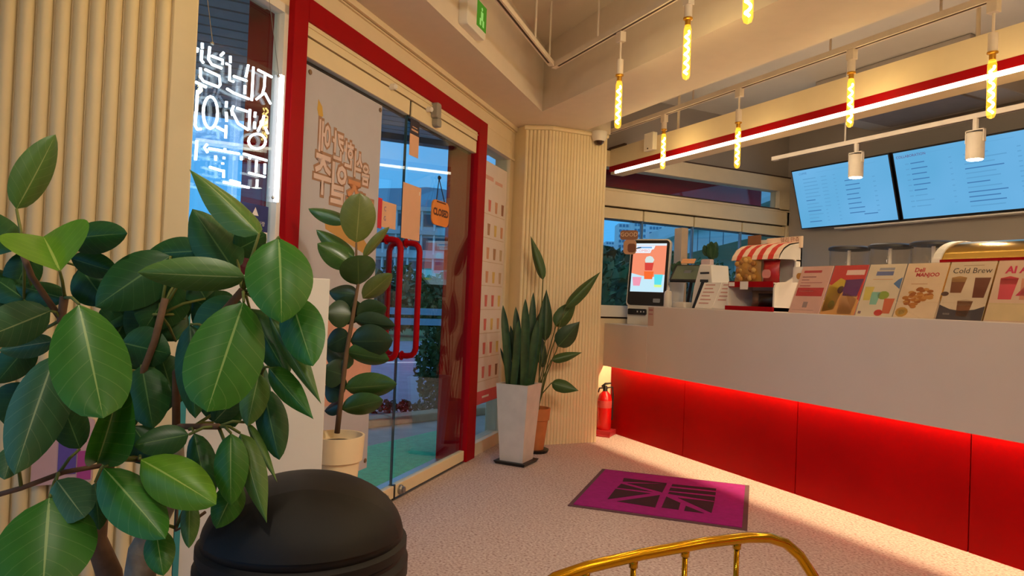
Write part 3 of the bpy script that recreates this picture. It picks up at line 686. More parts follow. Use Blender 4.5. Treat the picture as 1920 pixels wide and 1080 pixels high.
rr = random.Random(4)
for r in range(8):
    for c in range(4):
        x = 4.60 + c * .14; z = 1.80 - r * .175; h = .085; wd = .028
        m1 = rr.choice(DR)
        MB(PF2).prism([(x - wd * .75, z - h / 2), (x + wd * .75, z - h / 2), (x + wd, z + h / 2), (x - wd, z + h / 2)], .002, .0026).build('printed_drink', m1, mp)
    MB(PF2).box(4.545, 5.075, z - .066, z - .062, .002, .0024).build('row_caption', DR[4], mp)

# ================================================================== OUTSIDE
ASPH = mat('asphalt', (128, 134, 150), .9, var=.12, scale=4, bump=.3)
PAVE = mat('pavement', (176, 168, 160), .9, var=.15, scale=6)
GRASS = mat('grass_verge', (96, 118, 78), .95, var=.3, scale=5)
CONC = mat('concrete', (198, 202, 206), .9, var=.06, scale=.5)
struct('ground', MB().prism([(-900, -900), (900, -900), (900, 900), (-900, 900)], -.30, -.08), GRASS, label='distant open ground')
struct('pavement', MB().prism([(-8.9, -12), (-2.75, -12), (-2.75, -.02), (-5.22, 2.46), (-5.25, 16), (-8.9, 16)], -.09, -.03), PAVE, label='grey paved forecourt outside the doors')
struct('road', MB().prism([(-16.5, -60), (-6.9, -60), (-6.9, 60), (-16.5, 60)], -.09, -.028), ASPH, label='blue grey road beyond the forecourt')
for a, b in ((-11.4, -11.2), ):
    for k in range(6): struct('road_marking', MB().box(a, b, -3 + k * 2.0, -2.0 + k * 2.0, -.028, -.024), PAPERW)
struct('turf_mat', MB().prism([tuple(DP(1.2, -.13)[:2]), tuple(DP(4.9, -.13)[:2]), (-5.50, 2.05), (-5.08, 1.38), (-4.0, -.3)], -.03, -.012), mat('green_turf', (84, 214, 160), .9, var=.15, scale=30, bump=.5, bscale=120), label='green artificial turf outside the door')
kb = thing('kerb', (-6.1, 2.0, -.03), 'row of tan kerb stones across the forecourt', 'kerb'); kb['kind'] = 'structure'; del kb['category']
kd = V((0.30, -0.95, 0)).normalized(); kn = V((kd.y, -kd.x, 0))
for i in range(-3, 4):
    p = V((-6.06, 2.05, 0)) + kd * (i * .62)
    MB(frame(p, kd, kn, (0, 0, 1))).box(-.30, .30, -.09, .09, -.03, .045).build('kerb_stone', mat('tan_stone', (186, 160, 128), .9, var=.12), kb, bevel=.012)
# canopy over the entrance
cnp = thing('canopy', (-4.6, .5, 2.62), 'pale slatted canopy over the entrance outside', 'canopy')
MB().prism([(-6.35, -3.5), (-2.7, -3.5), tuple(DP(1.2, -.13)[:2]), tuple(DP(5.2, -.13)[:2]), (-5.2, 2.6), (-5.2, 4.5), (-6.35, 4.5)], 2.66, 2.80).build('canopy_deck', mat('canopy_grey', (150, 176, 190), .6), cnp)
sl_me = None
for i in range(24):
    x = -6.3 + i * .15
    y1 = 4.4 if x < -5.22 else min(4.4, -(-2.541 - .19) - 0 and (-2.74 - x))
    if y1 > -3.4: MB().box(x, x + .125, -3.4, y1, 2.63, 2.66).build('canopy_slat', MATS['canopy_grey'], cnp)
MB().box(-6.48, -6.35, -3.5, 4.5, 2.585, 2.86).build('canopy_edge', mat('canopy_edge_grey', (92, 112, 128), .6), cnp)
# red post, small white box and red fascia outside
q = dpx(502, 80, -.55)
rp = thing('outside_post', DP(q[0], -.55, 0), 'red square post outside the shop window', 'post')
MB(frame(AN * (ND - .55), AD, ZU, AN)).box(q[0] - .05, q[0] + .05, -.03, 2.628, -.06, .06).build('shaft', RED, rp)
q2 = dpx(493, 28, -.50)
MB(frame(AN * (ND - .50), AD, ZU, AN)).rbox(q2[0] - .06, q2[0] + .05, q2[1] - .06, q2[1] + .05, .01, .05, .01).build('lamp_box', WHITEM, rp)
MB().box(-5.55, -5.45, 2.9, 5.6, 2.22, 2.60).build('outer_fascia', mat('dark_red_fascia', (176, 24, 30), .5), label='dark red fascia outside the transom window', cat='fascia')
MB().box(-5.56, -5.44, 2.9, 5.9, 2.12, 2.20).build('outer_gutter', mat('grey_gutter', (156, 156, 150), .6), label='grey gutter below the dark red fascia outside', cat='gutter')

def foliage(mb_c, r, n, size, rnd, M=None):
    mb = MB()
    for i in range(n):
        u = V((rnd.gauss(0, 1), rnd.gauss(0, 1), rnd.gauss(0, 1))).normalized() * (rnd.random() ** .4)
        c = V(mb_c) + V((u.x * r[0], u.y * r[1], u.z * r[2]))
        a = V((rnd.gauss(0, 1), rnd.gauss(0, 1), rnd.gauss(0, 1))).normalized(); b = a.orthogonal().normalized(); s = size * rnd.uniform(.6, 1.3)
        mb.poly([c - a * s, c + b * s * .45, c + a * s, c - b * s * .45])
    mb.uv = True
    return mb
LEAFD = mat('dark_foliage', (52, 78, 44), .7, var=.3, scale=3)
LEAFM = mat('mid_foliage', (70, 96, 50), .7, var=.3, scale=3)
def shrub(c, r, n, size, m, label, name='shrub', trunk=True, cat='shrub', group=None):
    rnd = random.Random(int(abs(c[0] * 37 + c[1] * 91)))
    t = thing(name, (c[0], c[1], -.08), label, cat, group)
    foliage(c, r, n, size, rnd).build('foliage', m, t)
    MB().tube([(c[0], c[1], -.08), (c[0] + r[0] * .1, c[1], c[2])], max(.012, r[0] * .06), 6).build('trunk', mat('bark', (84, 66, 50), .9), t)
sc = onz(818, 768, -.03)
shrub((sc.x, sc.y, .42), (.24, .24, .42), 900, .045, LEAFM, 'leafy green shrub just outside the right door leaf')
sc2 = onz(720, 776, -.03)
for i in range(5):
    q = onz(700 + i * 30, 774, -.03); shrub((q.x, q.y, .03), (.10, .10, .06), 100, .03, LEAFD, 'patch of low weeds beyond the kerb, number %s from the poster edge' % ['one', 'two', 'three', 'four', 'five'][i], 'weeds', group='weeds by the kerb')
# guard rail across the road
gr = thing('guard_rail', (-16.8, 4, -.03), 'steel guard rail along the far side of the road', 'guard rail')
for z in (.36, .62): MB().box(-16.86, -16.80, -25, 40, z, z + .17).build('rail', mat('galvanised', (150, 172, 186), .4, .5), gr)
for i in range(22): MB().box(-16.95, -16.86, -22 + i * 2.6, -21.9 + i * 2.6, -.08, .8).build('post', MATS['galvanised'], gr)
TL = ['rounded dark tree across the road seen through the doors', 'bushy mid green tree beyond the guard rail']
for i, (px_, py_, d, rx, rz) in enumerate(((690, 560, 26, 1.2, 1.2), (745, 548, 34, 1.6, 1.5), (800, 560, 25, 1.0, .8), (850, 552, 36, 1.8, 1.2), (610, 545, 30, 1.8, 1.6), (780, 585, 20, .8, .5), (715, 590, 20, .8, .5), (850, 588, 20, .7, .5), (420, 500, 24, 1.8, 1.8), (480, 480, 32, 2.0, 2.0))):
    p = atd(px_, py_, d); shrub((p.x, p.y, max(p.z, rz * .7)), (rx, rx, rz), 700, .20 if d > 20 else .15, LEAFD if i % 2 == 0 else LEAFM, ['round dark tree left of the door handles across the road', 'bushy tree across the road just behind the door handles', 'small tree below the closed sign across the road', 'broad tree in front of the concrete building at the right', 'broad tree hidden mostly by the tall poster', 'low wide bush under the closed sign by the guard rail', 'low wide bush left of the handles by the guard rail', 'low bush by the guard rail beside the right jamb', 'tree behind the lower left of the neon sign', 'tree behind the lower right of the neon sign'][i], 'roadside_tree', cat='tree', group='trees across the road')
# concrete building across the road
def building(name, px0, px1, ytop, d, m, wm, label, floors, cols, slab=True, hz=555, fh=None):
    a = atd(px0, hz, d); b = atd(px1, hz, d); a.z = b.z = -.08
    h = atd((px0 + px1) / 2, ytop, d).z
    dx = (b - a).normalized(); nr = V((dx.y, -dx.x, 0)); L = (b - a).length
    t = thing(name, (a + b) / 2, label, 'building')
    M = frame(a, dx, ZU, nr)
    MB(M).box(0, L, 0, h, -12, 0).build('walls', m, t)
    fh = h / floors
    wme = None
    for f in range(floors):
        for c in range(cols):
            x0 = L * (c + .12) / cols; x1 = L * (c + .88) / cols; z0 = fh * (f + .28); z1 = fh * (f + .80)
            if wme is None:
                o = MB(Matrix.Identity(4)).box(0, x1 - x0, 0, z1 - z0, 0, .08); me = bpy.data.meshes.new('window'); me.from_pydata(o.v, [], o.f); me.materials.append(wm); wme = me
            inst(wme, 'window', M @ Matrix.Translation((x0, z0, -.02)), t)
    if slab:
        for f in range(floors + 1): MB(M).box(-.2, L + .2, fh * f - .25, fh * f + .35, 0, .5).build('floor_slab', m, t)
        for c in range(cols + 1): MB(M).box(L * c / cols - .12, L * c / cols + .12, 0, h, 0, .35).build('pillar', mat('pale_pillar', (226, 230, 234), .8), t)
    return t, M, L, h
DW = mat('dark_window', (84, 92, 104), .3)
building('concrete_building', 690, 905, 392, 100, CONC, DW, 'grey concrete building with rows of windows across the road', 4, 9)
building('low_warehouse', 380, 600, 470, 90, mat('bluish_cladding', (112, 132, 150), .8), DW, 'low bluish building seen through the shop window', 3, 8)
MB().box(-63.4, -63, 20.0, 25.5, -.08, 3.6).build('white_site_wall', mat('white_wall', (196, 204, 212), .8), label='white site wall in front of the concrete building', cat='wall')
# hill
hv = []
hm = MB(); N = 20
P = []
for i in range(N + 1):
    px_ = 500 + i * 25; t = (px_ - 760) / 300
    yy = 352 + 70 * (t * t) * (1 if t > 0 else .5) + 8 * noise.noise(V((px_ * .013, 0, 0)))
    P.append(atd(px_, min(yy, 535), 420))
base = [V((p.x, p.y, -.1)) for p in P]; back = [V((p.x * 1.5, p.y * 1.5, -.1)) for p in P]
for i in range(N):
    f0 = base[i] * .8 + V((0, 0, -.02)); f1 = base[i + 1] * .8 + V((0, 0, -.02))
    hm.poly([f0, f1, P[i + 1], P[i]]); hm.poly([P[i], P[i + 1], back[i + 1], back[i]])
hm.build('hill', mat('hill_haze_tint', (112, 140, 158), .95, var=.1, scale=.02), label='hazy blue hill on the skyline through the doors', cat='hill')  # aerial haze is put into this pale blue colour
# view from the kitchen window: towers, flyover, trees
TWM = mat('tower_wall', (222, 232, 238), .8, var=.04, scale=.1); TWW = mat('tower_window', (104, 140, 172), .3)  # blue of distance haze put into the tower colours
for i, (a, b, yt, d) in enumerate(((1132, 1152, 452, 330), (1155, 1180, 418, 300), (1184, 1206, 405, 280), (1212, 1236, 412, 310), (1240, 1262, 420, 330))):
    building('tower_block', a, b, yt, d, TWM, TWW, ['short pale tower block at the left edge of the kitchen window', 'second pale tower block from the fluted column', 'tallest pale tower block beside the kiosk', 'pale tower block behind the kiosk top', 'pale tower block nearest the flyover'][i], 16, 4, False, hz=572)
ov = thing('flyover', (-30, 30, -.08), 'bluish concrete road flyover crossing behind the kitchen windows', 'flyover')
a = atd(1225, 500, 72); b = atd(1560, 400, 33); zb = 5.6
a.z = b.z = 0
fd = (b - a).normalized(); fn = V((-fd.y, fd.x, 0)); FM = frame(a, fd, fn, (0, 0, 1)); FL = (b - a).length
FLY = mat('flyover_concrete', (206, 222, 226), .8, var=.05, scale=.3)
MB(FM).box(0, FL, 0, 8, zb, zb + 1.9).build('deck', FLY, ov)
MB(FM).box(0, FL, -.6, 0, zb + 1.7, zb + 2.0).build('deck_edge', FLY, ov)
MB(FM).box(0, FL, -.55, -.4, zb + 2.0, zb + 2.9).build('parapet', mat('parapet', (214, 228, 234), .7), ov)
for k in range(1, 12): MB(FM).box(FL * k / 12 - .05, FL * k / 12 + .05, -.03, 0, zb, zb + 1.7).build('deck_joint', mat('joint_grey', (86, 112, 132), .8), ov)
for k in (.18, .52, .86): MB(FM).box(FL * k - .9, FL * k + .9, 2, 6, -.08, zb).build('pier', FLY, ov)
for i, (px_, py_, d, rx, rz) in enumerate(((1135, 535, 18, .9, .7), (1172, 530, 24, 1.0, .9), (1225, 560, 15, 1.3, .5), (1152, 560, 12, .7, .5), (1142, 500, 46, 1.5, 1.1), (1185, 500, 56, 1.5, 1.2), (1228, 500, 44, 1.4, 1.3), (1330, 560, 17, 1.2, .6), (1440, 560, 20, 1.5, .6), (1300, 545, 26, 2.0, 1.2))):
    p = atd(px_, py_, d); shrub((p.x, p.y, max(p.z, rz * .8)), (rx, rx, rz), 800, .16 if d < 30 else .5, LEAFD if i % 3 else LEAFM, ['hedge bush at the left of the window by the column', 'hedge bush between column and kiosk', 'low hedge bush behind the kiosk', 'lowest hedge bush just above the sill beside the column', 'far tree line at the foot of the leftmost towers', 'far tree line at the foot of the tallest tower', 'far tree line where the flyover begins', 'hedge bush behind the till', 'hedge bush behind the snack stand', 'tree behind the till under the flyover'][i], 'hedge_tree', cat='tree', group='hedge trees outside the kitchen windows')

# ================================================================== COUNTER THINGS
TOP = 1.1052
# kiosk
kp = onpl(1211, 568, (0, 3.62, 0), V((0, 1, 0)))
yaw = math.radians(37)
kx = V((math.cos(yaw), math.sin(yaw), 0)); kn_ = V((math.sin(yaw), -math.cos(yaw), 0)); ln = math.radians(9)
kup = V((0, 0, math.cos(ln))) - kn_ * math.sin(ln); kno = kx.cross(kup)
ki = thing('order_kiosk', (kp.x, kp.y, .945), 'white self-order kiosk with lit portrait screen at the counter end', 'kiosk')
KM = frame((kp.x, kp.y, 1.12), kx, kup, kno)
KW = .168
MB(KM).rbox(-KW - .008, KW + .008, -.02, .575, -.05, -.006, .035, 5).build('housing', WHITE, ki, smooth=True)
MB(KM).rbox(-KW + .003, KW - .003, -.008, .562, -.008, .004, .03, 5).build('bezel', BLACK, ki, smooth=True)
KS = (-.147, .143, .108, .533)
MB(KM).box(*KS, .004, .0055).build('screen', emis('kiosk_orange', (236, 138, 104), 1.0), ki)
sc_ = lambda u, v: (KS[0] + u * (KS[1] - KS[0]), KS[2] + v * (KS[3] - KS[2]))
def kq(name, P, c, s=1.0, z=.0062):
    MB(KM).prism([sc_(*p) for p in P], .0055, z).build(name, emis('kiosk_' + name + str(c), c, s), ki)
kq('screen_lower', [(0, 0), (1, 0), (1, .36), (.62, .30), (.3, .33), (0, .38)], (190, 224, 238))
kq('screen_header', [(0, .955), (1, .955), (1, 1), (0, 1)], (214, 232, 246), z=.0064)
kq('title_plate', [(.05, .80), (.52, .80), (.56, .87), (.62, .88), (.66, .95), (.08, .95), (.04, .87)], (226, 236, 248), z=.0066)
kq('drink_cream', [(.40, .60), (.62, .60), (.66, .66), (.60, .72), (.52, .74), (.42, .72), (.38, .66)], (206, 220, 216), z=.0066)
kq('drink_red', [(.40, .44), (.62, .44), (.65, .60), (.38, .60)], (206, 66, 58), z=.0066)
kq('drink_orange', [(.40, .26), (.64, .26), (.67, .42), (.38, .42)], (238, 104, 48), z=.0066)
kq('drink_pink', [(.08, .12), (.28, .12), (.32, .30), (.04, .30)], (232, 150, 172), z=.0066)
kq('drink_blue', [(.72, .14), (.92, .14), (.95, .36), (.69, .36)], (90, 214, 226), z=.0066)
kq('drink_lime', [(.72, .10), (.93, .10), (.94, .15), (.71, .15)], (206, 236, 140), z=.0068)
text('COMBO', .034, emis('kiosk_title', (236, 150, 130), 1.0), ki, KM @ Matrix.Translation((*sc_(.30, .845), .007)), 'screen_title')
kq('title_line', [(.12, .90), (.56, .90), (.56, .93), (.12, .93)], (120, 170, 220), z=.0072)
MB(KM).rbox(.06, .12, .018, .052, .004, .006, .006).build('reader_mark', mat('reader_grey', (150, 150, 156), .4), ki)
KB = frame((kp.x, kp.y, .945), kx, ZU, kn_)
MB(KB).rbox(-.16, .035, 0.0, .165, -.10, -.005, .012).build('base', WHITE, ki, smooth=True)
MB(KB).rbox(-.150, .010, .085, .135, -.005, .022, .010).build('card_reader', BLACK, ki, smooth=True)
MB(KB).box(-.07, -.06, .105, .118, .022, .023).box(-.04, -.03, .105, .118, .022, .023).box(-.015, -.005, .105, .118, .022, .023).build('reader_lights', mat('reader_pale', (196, 190, 186), .4), ki)
MB(KB).box(-.10, .10, .15, .30, -.11, -.07).build('neck', WHITE, ki)
# round pop card at the kiosk's left edge
pc = atd(1182, 452, 5.45)
pk = ki
PM = frame(pc, kx, ZU, kn_)
MB(PM).rbox(-.085, .06, .01, .085, -.002, .002, .02).build('title_tab', mat('card_brown', (150, 104, 80), .6), pk)
MB(PM).rbox(-.055, .05, -.105, .01, -.002, .002, .03).build('picture', mat('card_tan', (190, 146, 116), .6), pk)
MB(PM).rbox(-.02, .045, -.09, -.02, .002, .003, .02).build('printed_drink', mat('card_dark', (120, 74, 54), .6), pk)
text('GOOD', .045, mat('card_cream', (236, 210, 180), .6), pk, PM @ Matrix.Translation((-.012, .05, .004)), 'card_text')
MB(PM).tube([(.04, -.06, -.004), (.085, -.05, -.012)], .004, 6).build('card_pin', BLACK, pk)
# price sticker on the counter front
st = thing('price_sticker', (-4.37, 3.365, .95), 'small pale notice stuck on the counter front by the kiosk', 'sticker')
MB(CF(0, 3.3665, 0)).box(-4.405, -4.335, .955, 1.10, 0, .001).build('sheet', mat('pale_notice', (190, 160, 146), .7), st)
MB(CF(0, 3.3665, 0)).box(-4.395, -4.345, 1.07, 1.085, .001, .0015).box(-4.395, -4.345, 1.04, 1.05, .001, .0015).build('text_lines', mat('notice_pink', (170, 110, 110), .7), st)

def cpx(x, y, Y): return onpl(x, y, (0, Y, 0), V((0, 1, 0)))
# pump bottle
bp_ = cpx(1252, 577, 3.60)
bt = thing('sanitiser_bottle', (bp_.x, bp_.y, TOP), 'white hand sanitiser bottle beside the kiosk', 'bottle')
BM = Matrix.Translation((bp_.x, bp_.y, TOP))
MB(BM).lathe([(.032, 0), (.034, .01), (.034, .10), (.028, .125), (.012, .135)], seg=16).build('body', WHITE, bt, smooth=True)
MB(BM).lathe([(.012, .135), (.012, .16), (.006, .162), (.006, .175)], seg=12).build('pump', WHITE, bt, smooth=True)
# till with tilted tablet
tp_ = cpx(1288, 577, 3.75)
ti = thing('point_of_sale_tablet', (tp_.x, tp_.y, TOP), 'tilted grey tablet till on a white stand', 'tablet')
TB = Matrix.Translation((tp_.x, tp_.y, TOP))
MB(TB).rbox(-.13, .09, -.10, .10, 0, .045, .02).build('base', WHITE, ti, bevel=.004)
MB(TB).tube([(-.02, .02, .04), (0, .03, .18), (.02, .02, .24)], .014, 8).build('arm', BLACK, ti)
ta = math.radians(50); tx = V((math.cos(.55), math.sin(.55), 0)); tn = V((math.sin(.55), -math.cos(.55), 0)); tup = ZU * math.cos(ta) - tn * math.sin(ta)
TM = frame(cpx(1289, 511, 3.75), tx, tup, tx.cross(tup))
MB(TM).rbox(-.125, .125, -.105, .105, -.02, 0, .012).build('casing', BLACK, ti, smooth=True)
MB(TM).box(-.11, .11, -.09, .09, 0, .0015).build('screen', mat('dull_screen', (112, 122, 104), .15), ti)
MB(TM).box(-.03, .03, -.01, .03, .0015, .002).build('screen_mark', mat('dull_mark', (120, 124, 130), .3), ti)
# card on top of the tablet and printers
MB(frame(cpx(1291, 490, 3.74), tx, tup, tx.cross(tup))).box(-.055, .055, -.03, .03, 0, .004).build('orange_card', mat('orange_card', (226, 160, 110), .6), label='small orange card clipped on top of the till tablet', cat='card')
MB(frame(cpx(1328, 496, 3.78), (1, 0, 0), ZU, (0, -1, 0))).rbox(-.05, .05, -.035, .04, -.01, .03, .012).build('receipt_roll', mat('lilac_white', (204, 180, 178), .6), label='crumpled lilac receipt paper behind the till', cat='paper')
rpx = cpx(1333, 560, 3.80)
rpn = thing('receipt_printer', (rpx.x, rpx.y, TOP), 'white wedge-shaped receipt printer behind the price cards', 'printer')
M_ = frame((rpx.x, rpx.y, TOP), (1, 0, 0), ZU, (0, -1, 0))
MB(M_).prism([(-.13, 0), (.13, 0), (.085, .34), (-.04, .345), (-.10, .17)], -.09, .09).build('body', WHITEM, rpn, bevel=.006)
MB(M_).box(-.03, .07, .27, .285, .09, .092).build('paper_slot', DARK, rpn)
sp_ = cpx(1306, 565, 3.68)
sd = thing('card_terminal', (sp_.x, sp_.y, TOP), 'black slanted card terminal beside the till', 'terminal')
MB(frame((sp_.x, sp_.y, TOP), V((.8, .6, 0)), ZU, V((.6, -.8, 0)))).prism([(-.03, 0), (.0, 0), (.085, .21), (.04, .22)], -.03, .03).build('body', BLACK, sd, bevel=.005)
MB(frame((sp_.x, sp_.y, TOP), V((.8, .6, 0)), ZU, V((.6, -.8, 0)))).box(.03, .09, .205, .225, -.045, .045).build('head', BLACK, sd)
# leaning price cards
def lean_card(px0, px1, label, rows):
    a = cpx(px0, 578, 3.50); b = cpx(px1, 579, 3.50); W_ = b.x - a.x
    t = thing('price_card', ((a.x + b.x) / 2, 3.5, TOP), label, 'card', 'leaning price cards')
    th = math.radians(24); up = V((0, math.sin(th), math.cos(th))); M = frame((a.x, 3.50, TOP), (1, 0, 0), up, V((0, -math.cos(th), math.sin(th))))
    MB(M).box(0, W_, 0, .215, -.004, 0).build('sheet', PAPERW, t)
    mb = MB(M)
    for k in range(rows): mb.box(W_ * .14, W_ * random.uniform(.6, .88), .19 - k * .03, .20 - k * .03, 0, .001)
    mb.build('text_lines', mat('pale_red_ink', (202, 150, 140), .7), t)
    MB(M).box(0, W_, 0, .004, -.10, 0).build('foot', PAPERW, t)
lean_card(1302, 1334, 'left leaning white price card in front of the till', 6)
lean_card(1335, 1367, 'right leaning white price card in front of the till', 5)
# beige cabinet by the window
cb0 = onpl(1250, 440, (-4.80, 0, 0), V((1, 0, 0))); cb1 = onpl(1291, 428, (-4.80, 0, 0), V((1, 0, 0)))
MB().box(-4.90, -4.80, max(4.002, cb0.y), cb1.y, .92, cb1.z).build('tall_cabinet', mat('beige_laminate', (196, 168, 138), .6), label='tall beige cabinet standing at the kitchen window behind the kiosk', cat='cabinet', bevel=.004)
MB().box(-5.0, -3.8, 4.0, 5.3, 0, .92).build('back_worktop', WHITEM, label='white kitchen worktop under the window', cat='worktop', bevel=.004)

def small_plant(px_, ytop, ybot, Y, wpx, label, n, seed):
    b = cpx(px_, ybot, Y); tz = cpx(px_, ytop, Y).z; rn = random.Random(seed); dep = (b - CAM_LOC).dot(CAM_FWD)
    zb = .92 if Y > 4.0 else .9452
    t = thing('small_potted_plant', (b.x, b.y, zb), label, 'potted plant', 'small plants at the kitchen window')
    hp = b.z - zb
    MB(Matrix.Translation((b.x, b.y, zb))).lathe([(.05, 0), (.07, hp * .95), (.075, hp)], seg=16).build('pot', WHITEM, t, smooth=True)
    r = wpx / 2 * dep / FOC
    for i in range(n):
        a = rn.uniform(0, 2 * PI); rr_ = r * rn.uniform(.35, 1.0); zz = b.z + (tz - b.z) * rn.uniform(.35, 1.0)
        base = V((b.x, b.y, b.z + (tz - b.z) * rn.uniform(0, .35))); tip = V((b.x + rr_ * math.cos(a), b.y + rr_ * math.sin(a), zz))
        st_ = base.lerp(tip, .35)
        mb = MB(); mb.tube([V((b.x, b.y, b.z)), base, st_], .004, 5); mb.build('stalk', mat('green_stem', (84, 92, 48), .6), t)
        LATE.append((t, st_, tip, (tip - st_).length * .55))
LATE = []
small_plant(1335, 452, 500, 4.30, 40, 'small dark leafy plant behind the receipt printer at the window', 16, 3)
small_plant(1268, 488, 530, 3.86, 26, 'small leafy plant between kiosk and till', 12, 5)
# snack display with awning
sd0 = thing('snack_display', (-3.42, 3.56, TOP), 'white snack stand with red shelves and striped awning on the counter', 'display stand')
SX0, SX1, SY0, SY1 = -3.63, -3.215, 3.445, 3.68
prof = [(SY0, TOP), (SY0, 1.25)] + [(SY0 + .04 - .04 * math.cos(a), 1.25 + .045 * math.sin(a)) for a in (PI / 6, PI / 3, PI / 2)] + [(SY0 + .10, 1.30), (SY1 - .055, 1.34), (SY1 - .05, 1.44)]
for x in (SX0, SX1 - .012):
    M = frame((x, 0, 0), (0, 1, 0), (0, 0, 1), (1, 0, 0))
    MB(M).prism(prof + [(SY1 - .05, 1.45), (SY1, 1.45), (SY1, TOP)], 0, .012).build('side_panel', WHITEM, sd0)
    MB(M).prism([(SY0 + .03, 1.445), (SY0 + .035, 1.475), (SY0 + .07, 1.52), (SY0 + .12, 1.55), (SY1, 1.57), (SY1, 1.44), (SY1 - .05, 1.44), (SY1 - .07, 1.45)], 0, .012).build('awning_side', WHITEM, sd0)
MB().box(SX0, SX1, SY1 - .012, SY1, TOP, 1.60).build('back_panel', WHITEM, sd0)
MB().rbox(SX0 + .14, SX1 + .02, SY1 - .03, SY1 - .012, 1.53, 1.605, .004).build('header_board', mat('header_cream', (232, 206, 180), .6), sd0)
text('델리 만쥬', .040, mat('header_brown', (150, 84, 60), .6), sd0, CF(-3.29, SY1 - .032, 1.582), 'header_text')
MB().box(SX0 - .01, SX1 + .0, SY0 - .012, SY1, TOP, TOP + .03).build('base_tray', RED, sd0, bevel=.003)
MB().box(SX0 + .012, SX1 - .012, SY0 + .0, SY1, 1.285, 1.293).build('shelf', WHITEM, sd0)
MB().box(SX0 + .012, SX1 - .012, SY0 - .006, SY0 + .002, 1.262, 1.30).build('shelf_lip', RED, sd0)
MB().box(-3.505, -3.435, SY0 - .010, SY0 - .006, 1.247, 1.30).build('price_tag', PAPERW, sd0); MB().box(-3.61, -3.56, SY0 - .010, SY0 - .006, 1.268, 1.295).build('price_tag', PAPERW, sd0)
n = 9; sw = (SX1 - SX0) / n
AWR, AWW = mat('awning_red', (206, 46, 32), .6), mat('awning_white', (238, 206, 184), .6)
for i in range(n):
    x0 = SX0 + sw * i; a = [(SY0 + .12, 1.552), (SY0 + .07, 1.522), (SY0 + .035, 1.477), (SY0 + .025, 1.447)]
    mb = MB(frame((x0, 0, 0), (0, 1, 0), (0, 0, 1), (1, 0, 0)))
    mb.prism([(SY1 - .03, 1.57)] + a + [(SY0 + .033, 1.447), (SY0 + .043, 1.474), (SY0 + .078, 1.515), (SY0 + .125, 1.542), (SY1 - .03, 1.56)], 0, sw)
    mb.build('awning_stripe', AWR if i % 2 else AWW, sd0)
# snacks
def bag(name, x, y, z, w, h, m, label, cat='snack bag'):
    t = thing(name, (x, y, z), label, cat)
    mb = MB(frame((x, y, z), (1, 0, 0), ZU, (0, -1, 0))); nx, nz_ = 6, 8; g = {}
    for sgn in (1, -1):
        for i in range(nx + 1):
            for j in range(nz_ + 1):
                u = i / nx; v = j / nz_; th = .045 * math.sin(PI * u) ** .6 * math.sin(PI * min(1, v * 1.02)) ** .6
                g[sgn, i, j] = mb.pts([((u - .5) * w * (1 - .08 * math.sin(PI * v)), v * h, sgn * (th + .001))])
        for i in range(nx):
            for j in range(nz_): mb.f.append([g[sgn, i, j], g[sgn, i + 1, j], g[sgn, i + 1, j + 1], g[sgn, i, j + 1]])
    mb.build('pouch', m, t, smooth='all'); return t, frame((x, y, z), (1, 0, 0), ZU, (0, -1, 0))
t, M = bag('cookie_bag', -3.50, 3.50, 1.294, .25, .20, mat('cookie_brown', (178, 128, 56), .35, var=.3, scale=14), 'clear bag of golden brown cookies on the upper shelf of the snack stand')
rr = random.Random(2)
for i in range(15):
    MB(M).ball((-.060 + (i % 5) * .036 + rr.uniform(-.01, .01), .035 + (i // 5) * .052 + rr.uniform(-.012, .012), .036), .021, .019, .010, 10, 6).build('cookie', mat('cookie_%d' % (i % 3), ((214, 164, 88), (190, 134, 60), (160, 104, 44))[i % 3], .6), t, smooth='all')
t, M = bag('red_snack_bag', -3.315, 3.52, 1.294, .14, .15, mat('red_foil', (170, 30, 34), .3), 'red foil snack bag beside the cookie bag')
MB(M).rbox(-.035, .035, .03, .085, .044, .046, .02).build('bag_label', mat('foil_pink', (220, 140, 130), .4), t)
MB(CF(-3.19, 3.60, 1.30)).box(-.02, .10, 0, .10, 0, .003).build('picture_card', PAPERW, sd0)
MB(CF(-3.19, 3.597, 1.30)).rbox(.01, .06, .02, .06, 0, .0012, .018).build('card_picture', mat('cookie_1', (190, 134, 60), .6), sd0)
t, M = bag('dark_snack_bag', -3.37, 3.55, TOP + .03, .16, .09, mat('dark_foil', (44, 32, 26), .4), 'crumpled dark bag on the lower shelf of the snack stand')
t, M = bag('tan_snack_bag', -3.46, 3.60, TOP + .03, .20, .11, mat('tan_foil', (150, 118, 84), .5), 'tan paper bag at the back of the lower shelf')
MB(CF(-3.56, 3.62, 1.545)).box(-.07, .05, 0, .085, 0, .004).build('brown_notice', mat('brown_notice', (128, 82, 52), .6), label='brown card standing on the awning of the snack stand', cat='card')

